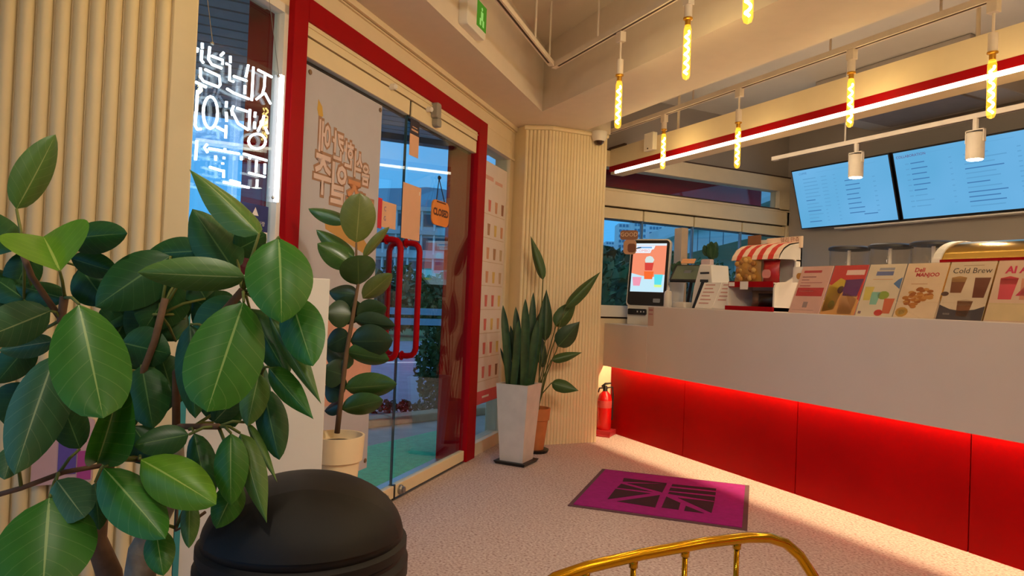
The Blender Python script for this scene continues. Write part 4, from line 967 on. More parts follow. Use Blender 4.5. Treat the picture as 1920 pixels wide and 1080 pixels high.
# menu stands
mx = [-3.064, -2.833, -2.600, -2.377, -2.150, -1.926, -1.70]
labs = ['white menu stand with red text bands, first from the snack stand', 'menu stand with red, yellow and purple fruit drinks', 'menu stand with pastel drinks and a blue heading', 'menu stand with a heap of brown pastries', 'cold brew menu stand with three coffees', 'menu stand with large pink lettering at the right edge']
lean = math.atan2(.12, .292)
ACR = glass('acrylic_clear', (.96, .96, .95), 1.4)
def pm_(n, c): return mat('print_' + n, c, .6)
for i in range(6):
    x0, x1 = mx[i] + .004, mx[i + 1] - .006; W_ = x1 - x0; H_ = .312
    up = V((0, math.sin(lean), math.cos(lean))); nr = V((0, -math.cos(lean), math.sin(lean)))
    M = frame((x0, 3.40, TOP), (1, 0, 0), up, nr)
    t = thing('menu_stand', ((x0 + x1) / 2, 3.45, TOP), labs[i], 'menu stand', 'menu stands along the counter')
    bgc = [(226, 176, 164), (212, 60, 60), (232, 212, 186), (238, 206, 172), (228, 202, 172), (232, 194, 168)][i]
    MB(M).box(0, W_, 0, H_, -.004, 0).build('print', pm_('bg%d' % i, bgc), t)
    MB(M).box(-.003, W_ + .003, -.0, H_ + .003, .0012, .0032).build('acrylic_front', ACR, t)
    MB().box(x0, x1, 3.40, 3.53, TOP, TOP + .003).build('foot', ACR, t)
    def q(nm, P, c): MB(M).prism([(u * W_, v * H_) for u, v in P], 0, .0007).build(nm, pm_(nm + str(c), c), t)
    def R(nm, u0, u1, v0, v1, c): q(nm, [(u0, v0), (u1, v0), (u1, v1), (u0, v1)], c)
    def cup(nm, u, v, wd, h, c, top=None):
        q(nm, [(u - wd * .36, v), (u + wd * .36, v), (u + wd * .5, v + h), (u - wd * .5, v + h)], c)
        if top: q(nm + '_top', [(u - wd * .46, v + h * .72), (u + wd * .46, v + h * .72), (u + wd * .5, v + h * 1.02), (u, v + h * 1.12), (u - wd * .5, v + h * 1.02)], top)
    def blob(nm, u, v, ru, rv, c): q(nm, [(u + ru * math.cos(k * PI / 5), v + rv * math.sin(k * PI / 5)) for k in range(10)], c)
    if i == 0:
        R('title_bar', .10, .68, .86, .91, (196, 60, 76)); R('text_line', .10, .55, .76, .78, (150, 90, 100)); R('text_line', .10, .35, .70, .715, (150, 90, 100)); R('text_line', .10, .8, .64, .655, (190, 120, 120)); R('text_line', .10, .45, .57, .59, (190, 90, 100))
        R('red_band', .06, .92, .36, .54, (200, 52, 62)); R('band_line', .12, .6, .46, .475, (236, 190, 180)); R('grey_mark', .40, .55, .12, .24, (168, 140, 138)); R('text_line', .1, .8, .06, .075, (206, 160, 150))
    elif i == 1:
        q('orange_wash', [(0, 0), (1, 0), (1, .30), (.55, .45), (0, .62)], (226, 160, 90)); q('yellow_drink', [(.02, .05), (.36, .10), (.5, .68), (.3, .74), (.02, .55)], (222, 184, 64)); q('purple_drink', [(.50, .38), (.92, .36), (.97, .72), (.46, .70)], (108, 50, 112)); q('peach_drink', [(.5, .02), (.9, .02), (.95, .38), (.45, .38)], (236, 176, 120))
        R('pale_heading', .42, .95, .80, .90, (244, 206, 196)); blob('purple_fruit', .40, .50, .10, .08, (96, 40, 100)); blob('leaf_print', .25, .20, .1, .08, (120, 150, 70))
    elif i == 2:
        R('blue_heading', .25, .72, .78, .86, (112, 122, 172)); R('grey_heading', .30, .72, .88, .93, (170, 166, 176)); R('text_line', .2, .75, .70, .712, (226, 170, 130))
        cup('yellow_cup', .18, .30, .26, .26, (226, 202, 104)); cup('teal_cup', .40, .22, .26, .24, (142, 196, 176)); blob('lime_slices', .62, .40, .16, .08, (154, 172, 72)); cup('red_cup', .82, .06, .28, .28, (222, 110, 74)); blob('strawberries', .62, .07, .12, .06, (212, 56, 52)); q('blue_splash', [(.80, .62), (1, .52), (1, .74), (.9, .70)], (84, 126, 178)); R('grey_mark', .05, .13, .04, .09, (150, 110, 120))
    elif i == 3:
        text('Deli', .034, REDINK, t, M @ Matrix.Translation((W_ * .34, H_ * .87, .0008)), 'heading', bold=.001); text('MANJOO', .030, REDINK, t, M @ Matrix.Translation((W_ * .56, H_ * .78, .0008)), 'heading', bold=.001)
        R('text_line', .22, .62, .61, .62, (210, 150, 110))
        rg = random.Random(9)
        for k in range(40):
            a = rg.uniform(0, 2 * PI); r = math.sqrt(rg.random()); u = .52 + .36 * r * math.cos(a); v = .36 + .17 * r * math.sin(a)
            MB(M).ball((u * W_, v * H_, .0003 + k * .00001), .018, .0095, .0006, 8, 4).build('printed_pastry', pm_('pastry%d' % (k % 3), ((196, 120, 50), (176, 96, 36), (212, 144, 72))[k % 3]), t)
        blob('cut_pastry', .18, .10, .16, .09, (206, 150, 60)); blob('cream_filling', .18, .10, .10, .05, (226, 196, 116))
    elif i == 4:
        text('Cold Brew', .042, INK, t, M @ Matrix.Translation((W_ * .52, H_ * .84, .0008)), 'heading'); R('text_line', .3, .75, .93, .94, (190, 150, 120))
        q('dark_wave', [(0, 0), (1, 0), (1, .24), (.8, .18), (.5, .15), (.25, .18), (0, .25)], (70, 60, 70))
        cup('iced_coffee', .28, .46, .34, .26, (130, 66, 34), (196, 140, 80)); cup('dark_coffee', .80, .38, .34, .34, (112, 46, 26)); cup('small_latte', .55, .06, .34, .26, (140, 84, 52), (206, 176, 146)); blob('coffee_beans', .05, .44, .09, .04, (92, 60, 50)); R('white_mark', .13, .28, .08, .11, (196, 180, 176))
    else:
        for k, v in enumerate((.84,)): text('AI ADE', .05, mat('magenta_ink', (220, 40, 92), .6), t, M @ Matrix.Translation((W_ * .55, H_ * v, .0008)), 'heading', bold=.002)
        cup('pink_drink', .30, .36, .36, .34, (224, 70, 90), (214, 50, 70)); cup('peach_drink', .72, .36, .36, .34, (226, 150, 120)); q('magenta_block', [(.5, .42), (1, .42), (1, .56), (.62, .56)], (220, 44, 90)); q('magenta_block', [(.6, .70), (1, .70), (1, .82), (.66, .82)], (220, 44, 90)); R('pale_foot', .02, .98, .02, .30, (226, 196, 150))

# canisters behind
MB().box(-3.75, -1.2, 4.15, 4.75, 0, 1.2).build('kitchen_unit', KITCHP, label='grey kitchen unit carrying the clear canisters', cat='kitchen unit', bevel=.004)
for x, l in ((-3.425, 'clear canister with black lid, nearest the snack stand'), (-3.103, 'clear canister with black lid, the middle one of three'), (-2.803, 'clear canister with black lid, nearest the brass display case')):
    t = thing('canister', (x, 4.4, 1.2), l, 'canister', 'clear canisters behind the counter')
    M = Matrix.Translation((x, 4.4, 1.2))
    MB(M).lathe([(.11, 0), (.125, .02), (.130, .375), (.130, .38)], seg=28).build('jar', glass('clear_plastic', (.90, .90, .90), 1.35), t, smooth=True)
    MB(M).lathe([(.138, .372), (.138, .388), (.12, .398), (.03, .40)], seg=28).build('lid', BLACK, t, smooth=True)
    MB(M).tube([(0, 0, .01), (0, 0, .37)], .012, 8).build('centre_rod', WHITEM, t)
# brass roll-top case
bc = thing('display_case', (-1.7, 3.72, TOP), 'brass roll-top display case with white rounded ends', 'display case')
arc = [(3.60, TOP), (3.60, 1.42)] + [(3.60 + .22 - .22 * math.cos(a), 1.40 + .125 * math.sin(a)) for a in [PI / 2 * k / 8 for k in range(1, 9)]] + [(3.94, 1.525), (3.94, TOP)]
M = frame((-2.30, 0, 0), (0, 1, 0), (0, 0, 1), (1, 0, 0))
MB(M).prism([(y_, z_ + .004) for y_, z_ in arc], 0, .045).build('end_panel', WHITEM, bc, bevel=.004)
MB(M).prism([(y_ + (.006 if y_ < 3.9 else -.004), z_ - .003) for y_, z_ in arc], .045, 1.35).build('roll_cover', mat('case_brass', (190, 150, 70), .18, metal=1.0), bc, smooth=True)
MB(M).prism([(y_, z_ + .004) for y_, z_ in arc], 1.35, 1.395).build('end_panel', WHITEM, bc, bevel=.004)
MB(M).box(3.592, 3.602, 1.40, 1.415, .045, 1.35).build('red_rail', RED, bc)

# ================================================================== FLOOR THINGS
# purple mat
mt = thing('door_mat', (-3.25, 2.65, 0), 'purple entrance mat with a dark block logo, lying before the counter', 'mat')
mc = [(-3.892, 2.642), (-3.245, 3.318), (-2.592, 2.646), (-3.252, 1.989)]
cen = V((sum(p[0] for p in mc) / 4, sum(p[1] for p in mc) / 4))
MB().prism(mc, 0.0, .005).build('rubber_edge', mat('mat_edge', (96, 62, 70), .8), mt)
MB().prism([tuple(cen + (V(p) - cen) * .945) for p in mc], .004, .009).build('pile', mat('magenta_pile', (158, 4, 122), .95, var=.1, scale=30, bump=.4, bscale=300), mt)
LOGO = [[(622, 175), (1010, 222), (1000, 226), (612, 206)], [(655, 222), (1008, 228), (968, 304)], [(600, 226), (880, 300), (560, 262)], [(548, 272), (862, 313), (475, 366)], [(560, 385), (948, 328), (905, 440)],
        [(1060, 230), (1455, 270), (1452, 290), (1050, 248)], [(1042, 262), (1450, 303), (1447, 330), (1030, 288)], [(1030, 300), (1444, 345), (1440, 383), (1020, 316)], [(1110, 352), (1438, 390), (1412, 490)], [(1005, 342), (1132, 400), (1115, 460), (962, 440)], [(1180, 425), (1345, 492), (1165, 470)]]
for L in LOGO:
    P = [onz(1040 + x / 4.8, 860 + y / 4.8, .009)[:2] for x, y in L]
    MB().prism([tuple(p) for p in P], .008, .0105).build('logo_block', mat('dark_plum', (52, 6, 30), .9), mt)

# fire extinguisher
fe = thing('fire_extinguisher', (-4.935, 3.30, 0), 'red fire extinguisher standing at the end of the counter', 'extinguisher')
fx, fy = -4.93, 3.345
FM_ = Matrix.Translation((fx, fy, 0.045)); EXR = mat('extinguisher_red', (206, 16, 16), .25)
MB(FM_).lathe([(.055, 0), (.06, .012), (.06, .255), (.05, .29), (.028, .315), (.018, .325)], seg=22).build('cylinder', EXR, fe, smooth=True)
MB(FM_).lathe([(.0605, .185), (.0605, .245)], seg=22).build('label_band', mat('label_dull_red', (190, 70, 66), .5), fe, smooth=True)
MB(FM_).lathe([(.02, .32), (.02, .35), (.014, .37)], seg=12).build('valve', BLACK, fe, smooth=True)
fdx = V((.441, .897, 0)).normalized()
MB(FM_).tube([V((0, 0, .36)) - fdx * .03, V((0, 0, .385)), V((0, 0, .392)) + fdx * .05], [.008, .01, .007], 8).build('lever', BLACK, fe)
MB(FM_).tube([V((0, 0, .35)) + fdx * .015, V((0, 0, .36)) + fdx * .06, V((0, 0, .30)) + fdx * .068, V((0, 0, .08)) + fdx * .066], .007, 8).build('hose', BLACK, fe)
MB(FM_).tube([V((0, 0, .35)) - fdx * .012, V((0, 0, .345)) - fdx * .05, V((0, 0, .31)) - fdx * .058], .007, 8).build('grip', BLACK, fe)
es = thing('extinguisher_base', (fx, fy, 0), 'low red base with white pictograms under the fire extinguisher', 'base')
bd = V((.80, .60, 0)); bn = V((.60, -.80, 0)); BM2 = frame((fx, fy, 0), bd, bn, (0, 0, 1))
MB(BM2).prism([(-.085, -.07), (.085, -.07), (.085, .09), (-.085, .09)], 0, .044).build('plinth', mat('base_red', (170, 36, 44), .4), es)
BF = frame(V((fx, fy, 0)) + bn * .0905, bd, (ZU * .9 - bn * .44).normalized(), (bn * .9 + ZU * .44).normalized())
MB(BM2).prism([(-.085, .085), (.085, .085), (.095, .125), (-.095, .125)], 0, .01).build('toe', MATS['base_red'], es)
for k in (-.05, 0, .05): MB(BF).box(k - .018, k + .018, .004, .042, .0, .002).build('pictogram', mat('picto_white', (210, 200, 214), .5), es)

# white tapered planter with snake plant
pl = thing('snake_plant', (-4.225, 2.165, 0), 'snake plant in a tall tapered white square planter by the sidelight', 'potted plant')
PA = math.radians(64 + 0)
pcx, pcy = -4.235, 2.165
def sq(c, h, z, ang):
    return [(c[0] + h * math.sqrt(2) * math.cos(ang + PI / 4 + k * PI / 2), c[1] + h * math.sqrt(2) * math.sin(ang + PI / 4 + k * PI / 2), z) for k in range(4)]
def frustum(mb, h0, h1, z0, z1, ang):
    i = mb.pts(sq((pcx, pcy), h0, z0, ang)); j = mb.pts(sq((pcx, pcy), h1, z1, ang))
    for k in range(4): mb.f.append([i + k, i + (k + 1) % 4, j + (k + 1) % 4, j + k])
    return i, j
ang = math.radians(38)
mb = MB(); i, j = frustum(mb, .085, .118, .02, .545, ang); mb.f.append([i + 3, i + 2, i + 1, i])
a2 = mb.pts(sq((pcx, pcy), .104, .545, ang)); b2 = mb.pts(sq((pcx, pcy), .100, .50, ang))
for k in range(4): mb.f.append([j + k, j + (k + 1) % 4, a2 + (k + 1) % 4, a2 + k]); mb.f.append([a2 + k, a2 + (k + 1) % 4, b2 + (k + 1) % 4, b2 + k])
mb.build('planter', mat('planter_white', (206, 196, 190), .4), pl)
mb = MB(); i = mb.pts(sq((pcx, pcy), .100, .505, ang)); mb.f.append([i, i + 1, i + 2, i + 3]); mb.build('soil', SOIL, pl)
mb = MB(); i, j = frustum(mb, .105, .118, 0.0, .022, ang); mb.f += [[i + 3, i + 2, i + 1, i], [j, j + 1, j + 2, j + 3]]; mb.build('saucer', BLACK, pl)
SNK = mat('snake_leaf', (44, 70, 34), .45, var=.35, scale=18)
def blade(path, width, m, parent, name='leaf', cup=.25):
    P = [V(p) for p in path]; n = 14; mb = MB(); mb.uv = True; g = []
    def bez(t):
        k = len(P) - 1; x = t * k; i = min(int(x), k - 1); f = x - i
        p0 = P[max(i - 1, 0)]; p1 = P[i]; p2 = P[i + 1]; p3 = P[min(i + 2, k)]
        return .5 * ((2 * p1) + (p2 - p0) * f + (2 * p0 - 5 * p1 + 4 * p2 - p3) * f * f + (3 * p1 - p0 - 3 * p2 + p3) * f ** 3)
    for k in range(n + 1):
        t = k / n; p = bez(t); tg = (bez(min(1, t + .02)) - bez(max(0, t - .02))).normalized()
        view = (CAM_LOC - p).normalized(); side = tg.cross(view).normalized(); nrm = side.cross(tg)
        wd = width * (.75 + .25 * math.sin(PI * t)) * (1 - max(0, (t - .72) / .28) ** 1.6) + .0006
        g.append(mb.pts([p - side * wd / 2 + nrm * wd * cup, p, p + side * wd / 2 + nrm * wd * cup]))
    for a, b in zip(g, g[1:]):
        for k in range(2): mb.f.append([a + k, a + k + 1, b + k + 1, b + k])
    return mb.build(name, m, parent, smooth='all')
D0 = 4.72
for (bx, by, tx_, ty_, wpx, dd) in ((955, 722, 943, 572, 20, 0), (966, 724, 950, 655, 10, .05), (972, 726, 967, 575, 22, .05), (982, 726, 985, 560, 22, -.05), (990, 724, 1000, 548, 20, .05), (996, 722, 1020, 560, 14, .0), (962, 724, 972, 600, 18, -.07), (978, 724, 992, 590, 20, .08), (986, 722, 1008, 600, 20, -.04), (958, 720, 938, 652, 8, 0.04), (970, 722, 957, 610, 16, .08)):
    b0 = atd(bx, by + 6, D0 + dd * .6); t0 = atd(tx_, ty_, D0 + dd); mid = (b0 + t0) / 2 + V((.01, 0, 0))
    blade([b0, mid, t0], .74 * wpx * D0 / FOC, SNK, pl)
# terracotta pot with bird-of-paradise
tpnt = thing('bird_of_paradise', (-4.52, 2.47, 0), 'leafy plant with paddle leaves in a terracotta pot by the fluted column', 'potted plant')
TM_ = Matrix.Translation((-4.50, 2.455, 0)); TERR = mat('terracotta', (196, 118, 66), .7, var=.08)
MB(TM_).lathe([(.06, .022), (.085, .235), (.095, .24), (.1, .325), (.09, .325), (.088, .30)], seg=24).build('pot', TERR, tpnt, smooth=True)
MB(TM_).lathe([(.088, .298), (.02, .302)], seg=20).build('soil', SOIL, tpnt)
MB(TM_).lathe([(.09, 0), (.10, .022)], seg=20).build('saucer', BLACK, tpnt)
D1 = 5.12

# generic leaf shapes ------------------------------------------------
def leaf_mesh(name, peak=.45, sharp=1.0, cup=.10, droop=.10, fold=0.0, wave=0.0, nx=6, ny=14):
    verts, faces, uvs = [], [], []
    for j in range(ny + 1):
        t = j / ny
        wv = (t ** .62) * ((1 - t) ** (.78 * sharp)) if 0 < t < 1 else 0
        wm = (peak ** .62) * ((1 - peak) ** (.78 * sharp)); hw = .5 * min(1.0, wv / wm) if wm else 0
        for i in range(nx + 1):
            u = i / nx * 2 - 1
            z = -cup * u * u * (hw * 2) + fold * abs(u) * hw * 2 - droop * (t - .25) ** 2 + wave * math.sin(t * 9 + u * 2) * hw
            verts.append((u * hw, t, z)); uvs.append((i / nx, t))
    for j in range(ny):
        for i in range(nx):
            a = j * (nx + 1) + i; faces.append([a, a + 1, a + nx + 2, a + nx + 1])
    me = bpy.data.meshes.new(name); me.from_pydata(verts, [], faces)
    uvl = me.uv_layers.new(name='UVMap')
    for lp in me.loops: uvl.data[lp.index].uv = uvs[lp.vertex_index]
    me.polygons.foreach_set('use_smooth', [True] * len(me.polygons)); return me
LV = {}
def leaf_variant(kind, m):
    if (kind, m.name) not in LV:
        kw = {'flat': dict(), 'droop': dict(droop=.28, cup=.12), 'fold': dict(fold=.35, cup=0, droop=.18), 'cupb': dict(cup=-.18, droop=.2), 'round': dict(peak=.5, sharp=.72, cup=.08), 'wavy': dict(wave=.06, droop=.2), 'slim': dict(sharp=1.5, cup=.1, droop=.15)}[kind]
        me = leaf_mesh('leaf_' + kind, **kw); me.materials.append(m); LV[kind, m.name] = me
    return LV[kind, m.name]
def place_leaf(parent, b, t, width, m, kind='flat', roll=0.0, name='leaf'):
    y = (t - b); L = y.length; yd = y.normalized()
    view = (CAM_LOC - (b + t) / 2).normalized()
    z = (view - yd * view.dot(yd)).normalized(); x = yd.cross(z)
    z2 = z * math.cos(roll) + x * math.sin(roll); x2 = yd.cross(z2)
    wd = width / max(.35, abs(math.cos(roll)))
    M = frame(b, x2 * wd, yd * L, z2 * L)
    return inst(leaf_variant(kind, m), name, M, parent)

for t_, a_, b_, w_ in LATE: place_leaf(t_, a_, b_, w_, leafmat('window_leaf', (44, 72, 36), (70, 98, 52), .4), 'flat', .3)
BIRD = leafmat('bird_leaf', (58, 86, 38), (98, 124, 66), .45)
BIRDD = leafmat('bird_leaf_dark', (38, 64, 34), (70, 100, 54), .45)
stemm = mat('green_stem', (84, 92, 48), .6)
for (bx, by, tx_, ty_, w_, dd, m) in ((1018, 525, 993, 442, 19, .0, BIRD), (1060, 577, 1125, 508, 22, -.05, BIRD), (1042, 612, 1083, 562, 32, .03, BIRD), (1046, 650, 1088, 604, 36, -.05, BIRDD), (1034, 675, 1092, 660, 18, .04, BIRD), (1034, 718, 1085, 732, 24, -.08, BIRD), (1022, 640, 1025, 542, 26, .0, BIRDD), (1005, 640, 1012, 585, 22, .1, BIRDD), (1018, 690, 1006, 610, 20, .08, BIRDD)):
    b0 = atd(bx, by, D1 + dd); t0 = atd(tx_, ty_, D1 + dd * 1.5)
    place_leaf(tpnt, b0, t0, w_ * D1 / FOC, m, 'slim', random.uniform(-.3, .3))
    root = V((-4.50, 2.455, .30)) + V((random.uniform(-.03, .03), random.uniform(-.03, .03), 0))
    MB().tube([root, root.lerp(b0, .5) + V((.0, -.01, .03)), b0, b0.lerp(t0, .1)], [.006, .005, .004, .003], 6).build('stalk', stemm, tpnt)

# rubber plant by the door
RD = 2.68
rc = atd(633, 815, RD); 
rb = thing('rubber_plant', (rc.x, rc.y, 0), 'rubber plant in a cream pot beside the left door leaf', 'potted plant')
RM = Matrix.Translation((rc.x, rc.y, 0)); rz_ = rc.z
POTC = mat('cream_pot', (242, 218, 178), .55, var=.03)
MB(RM).lathe([(.072, rz_ - .30), (.088, rz_ - .10), (.098, rz_ - .095), (.104, rz_), (.096, rz_), (.092, rz_ - .03)], seg=28).build('pot', POTC, rb, smooth=True)
MB(RM).lathe([(.093, rz_ - .032), (.02, rz_ - .025)], seg=22).build('soil', SOIL, rb)
MB(RM).lathe([(.10, 0), (.10, rz_ - .305), (.095, rz_ - .30)], seg=24).build('pot_stand', mat('stand_wood', (150, 110, 72), .6), rb, smooth=True)
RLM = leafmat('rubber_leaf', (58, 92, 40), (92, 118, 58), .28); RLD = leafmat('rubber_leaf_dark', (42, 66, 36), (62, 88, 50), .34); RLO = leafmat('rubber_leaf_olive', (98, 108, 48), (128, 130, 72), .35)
spine = [(632, 812, 0), (640, 740, 0), (650, 660, 0), (662, 590, 0), (672, 530, 0), (668, 480, 0), (668, 455, 0)]
SPN = [atd(x, y, RD) for x, y, _ in spine]
MB().tube(SPN, [.011, .010, .009, .008, .006, .005, .004], 8).build('stem', mat('rubber_stem', (110, 82, 56), .8), rb, smooth='all')
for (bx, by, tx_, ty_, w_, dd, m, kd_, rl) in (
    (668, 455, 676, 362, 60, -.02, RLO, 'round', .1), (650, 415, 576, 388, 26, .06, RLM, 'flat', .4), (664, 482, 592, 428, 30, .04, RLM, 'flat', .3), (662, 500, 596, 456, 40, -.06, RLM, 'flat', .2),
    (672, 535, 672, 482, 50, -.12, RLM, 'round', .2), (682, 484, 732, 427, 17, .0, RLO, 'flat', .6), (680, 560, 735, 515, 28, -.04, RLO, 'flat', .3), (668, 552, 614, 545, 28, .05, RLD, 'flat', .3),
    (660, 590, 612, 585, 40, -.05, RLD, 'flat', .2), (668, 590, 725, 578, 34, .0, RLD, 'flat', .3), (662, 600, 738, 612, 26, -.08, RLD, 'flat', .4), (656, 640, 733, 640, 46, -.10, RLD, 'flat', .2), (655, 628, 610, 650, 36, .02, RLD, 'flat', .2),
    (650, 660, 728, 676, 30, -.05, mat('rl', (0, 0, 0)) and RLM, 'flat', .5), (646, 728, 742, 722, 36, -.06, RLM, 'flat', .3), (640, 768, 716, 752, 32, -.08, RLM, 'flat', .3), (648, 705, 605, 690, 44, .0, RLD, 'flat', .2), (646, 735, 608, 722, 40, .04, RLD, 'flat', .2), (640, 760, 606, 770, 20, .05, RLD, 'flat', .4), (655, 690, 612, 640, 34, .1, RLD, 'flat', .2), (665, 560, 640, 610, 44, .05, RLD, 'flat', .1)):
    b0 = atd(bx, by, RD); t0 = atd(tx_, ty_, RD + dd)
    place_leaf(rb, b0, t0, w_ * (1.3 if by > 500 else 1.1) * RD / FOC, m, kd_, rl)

# white low partition continuing the fluted wall
pw = thing('low_partition', (WL - .05, .27, 0), 'waist-high white partition behind the black bin', 'partition')
MB().box(WL - .10, WL, .052, .493, 0, 1.165).build('panel', WHITEM, pw, bevel=.003)
MB().box(WL - .10, WL + .003, .038, .055, 0, 1.165).build('end_batten', mat('teal_edge', (70, 150, 150), .4), pw)

# black dome-lid bin
bn_ = thing('dome_lid_bin', (0, 0, 0), 'black round bin with a domed swing lid', 'bin')
bq = atd(577, 888, 1.45); bn_.location = (bq.x, bq.y, 0); ZB = bq.z
bpy.context.view_layer.update()
BMx = Matrix.Translation((bq.x, bq.y, 0)); BINM = mat('bin_black', (22, 16, 15), .6, var=.08, scale=30)
MB(BMx).lathe([(.175, 0), (.19, .02), (.207, ZB - .20), (.209, ZB - .19)], seg=48).build('body', BINM, bn_, smooth=True)
MB(BMx).lathe([(.209, ZB - .215), (.216, ZB - .205), (.216, ZB - .175), (.206, ZB - .165), (.206, ZB - .158), (.212, ZB - .152), (.212, ZB - .135), (.204, ZB - .128)], seg=48).build('rim', BINM, bn_, smooth=True)
dome = [(.204 * math.cos(a), ZB - .130 + .130 * math.sin(a)) for a in [PI / 2 * k / 14 for k in range(15)]]; dome[-1] = (.004, ZB)
MB(BMx).lathe(dome, seg=48).build('dome', BINM, bn_, smooth='all')
# flap: a slightly proud patch on the dome facing the room
vd = V((CAM_LOC.x - bq.x, CAM_LOC.y - bq.y, 0)).normalized(); a0 = math.atan2(vd.y, vd.x)
mb = MB(BMx); g = {}; nu, nv = 24, 8
for i in range(nu + 1):
    for j in range(nv + 1):
        u = -1 + 2 * i / nu; e = math.radians(8) + math.radians(56) * j / nv * math.sqrt(max(0, 1 - .85 * u * u)); a = a0 + u * math.radians(62)
        g[i, j] = mb.pts([(.211 * math.cos(e) * math.cos(a), .211 * math.cos(e) * math.sin(a), ZB - .130 + .136 * math.sin(e))])
for i in range(nu):
    for j in range(nv): mb.f.append([g[i, j], g[i + 1, j], g[i + 1, j + 1], g[i, j + 1]])
mb.build('swing_flap', mat('bin_flap', (18, 13, 12), .62, var=.08, scale=30), bn_, smooth='all')

# brass chair in front of the camera
ch = thing('brass_chair', (-.75, .72, 0), 'chair with a curved brass tube back, only its top showing at the bottom edge', 'chair')
R_ = [atd(x, y, d) for x, y, d in ((1012, 1104, 1.03), (1040, 1085, 1.05), (1100, 1064, 1.085), (1200, 1040, 1.14), (1320, 1018, 1.205), (1400, 1008, 1.25), (1440, 1008, 1.275), (1472, 1018, 1.29), (1500, 1042, 1.30), (1525, 1080, 1.30), (1540, 1125, 1.295))]
rail = R_[:]
pr = R_[-1]; plft = R_[0]
fl = lambda p, z: V((p.x, p.y, z))
sdir = V((.9, -.35, 0)).normalized()                        # towards the camera: the chair faces it
rail = [fl(plft, .0) + V((0.0, -.015, .02)) - sdir * .10, fl(plft, .44) - sdir * .02, V((plft.x, plft.y - .015, plft.z - .05))] + R_ + [fl(pr, .44) - sdir * .02, fl(pr, .02) - sdir * .10]
MB().tube(rail, .0098, 12).build('back_tube', BRASS, ch, smooth='all')
for x, y, d in ((1188, 1048, 1.134), (1285, 1028, 1.187), (1382, 1014, 1.242), (1098, 1070, 1.084)):
    p = atd(x, y, d); MB().tube([p, fl(p, .44)], .0048, 8).build('spindle', BRASS, ch, smooth='all')
    MB().tube([p, p - V((0, 0, .014))], .0075, 8).build('spindle_ferrule', BRASS, ch, smooth='all')
A_, B_ = fl(plft, .44), fl(pr, .44); c0 = (A_ + B_) / 2; wdir = (B_ - A_).normalized(); sdir = V((-wdir.y, wdir.x, 0)); sdir = sdir if sdir.x > 0 else -sdir
SM = frame(c0, wdir, sdir, (0, 0, 1)); hl = (B_ - A_).length / 2
MB(SM).rbox(-hl, hl, -.01, .40, -.03, .02, .08, 6).build('seat', mat('seat_beige', (200, 170, 140), .8), ch, bevel=.01)
for u in (-hl + .03, hl - .03): MB(SM).tube([(u, .36, -.03), (u, .40, -.44)], .0095, 8).build('leg', BRASS, ch, smooth='all')

# big ficus in the foreground
fc = atd(240, 1080, 1.40)
fi = thing('ficus_tree', (fc.x, fc.y, 0), 'large ficus with broad glossy leaves in the left foreground', 'potted plant')
FB = Matrix.Translation((fc.x, fc.y, 0))
MB(FB).lathe([(.11, 0), (.145, .36), (.15, .40), (.135, .40), (.13, .37)], seg=28).build('pot', mat('ficus_pot', (200, 190, 180), .5), fi, smooth=True)
MB(FB).lathe([(.132, .365), (.02, .375)], seg=22).build('soil', SOIL, fi)
BARK = mat('ficus_bark', (168, 152, 134), .9, var=.25, scale=25, bump=.4, bscale=60); BARKB = mat('ficus_branch', (124, 92, 70), .85, var=.2, scale=30)
base_ = V((fc.x, fc.y, .36))
def pth(L): return [atd(*q) for q in L]
MB().tube([base_] + pth([(262, 1085, 1.40), (268, 1030, 1.40), (290, 985, 1.40), (322, 930, 1.38), (335, 880, 1.36), (330, 800, 1.36)]), [.03, .030, .027, .022, .017, .013, .010], 12).build('trunk', BARK, fi, smooth='all')
MB().tube([base_ + V((-.01, -.01, .02))] + pth([(205, 1075, 1.42), (180, 1010, 1.42), (190, 930, 1.40), (205, 860, 1.38), (215, 780, 1.37), (210, 700, 1.36)]), [.024, .024, .020, .015, .012, .010, .008], 12).build('trunk', BARKB, fi, smooth='all')
for L, r in (([(330, 800, 1.36), (330, 700, 1.36), (390, 620, 1.34), (455, 545, 1.32)], .008), ([(330, 800, 1.36), (365, 800, 1.34), (410, 800, 1.3)], .006), ([(210, 700, 1.36), (150, 640, 1.34), (115, 600, 1.32), (121, 556, 1.32)], .008),
             ([(215, 780, 1.37), (260, 720, 1.36), (290, 640, 1.36), (310, 560, 1.38)], .007), ([(205, 870, 1.38), (120, 885, 1.33), (40, 915, 1.3), (-30, 935, 1.3)], .005), ([(335, 890, 1.36), (330, 995, 1.30), (365, 975, 1.29), (385, 960, 1.29)], .003), ([(205, 860, 1.38), (250, 862, 1.33), (262, 862, 1.3)], .005), ([(115, 600, 1.32), (60, 520, 1.34), (40, 470, 1.34)], .006), ([(330, 700, 1.36), (430, 720, 1.36), (490, 700, 1.36)], .006)):
    MB().tube(pth(L), r, 7).build('branch', BARKB, fi, smooth='all')
G1 = leafmat('ficus_green', (58, 126, 36), (150, 186, 104)); G2 = leafmat('ficus_dark', (40, 92, 44), (98, 140, 78)); G3 = leafmat('ficus_olive', (88, 130, 56), (156, 178, 110)); G4 = leafmat('ficus_bright', (104, 158, 34), (176, 204, 96)); G5 = leafmat('ficus_bluelit', (70, 118, 76), (160, 184, 130))  # the bluish copy has blue daylight put into its leaf colour
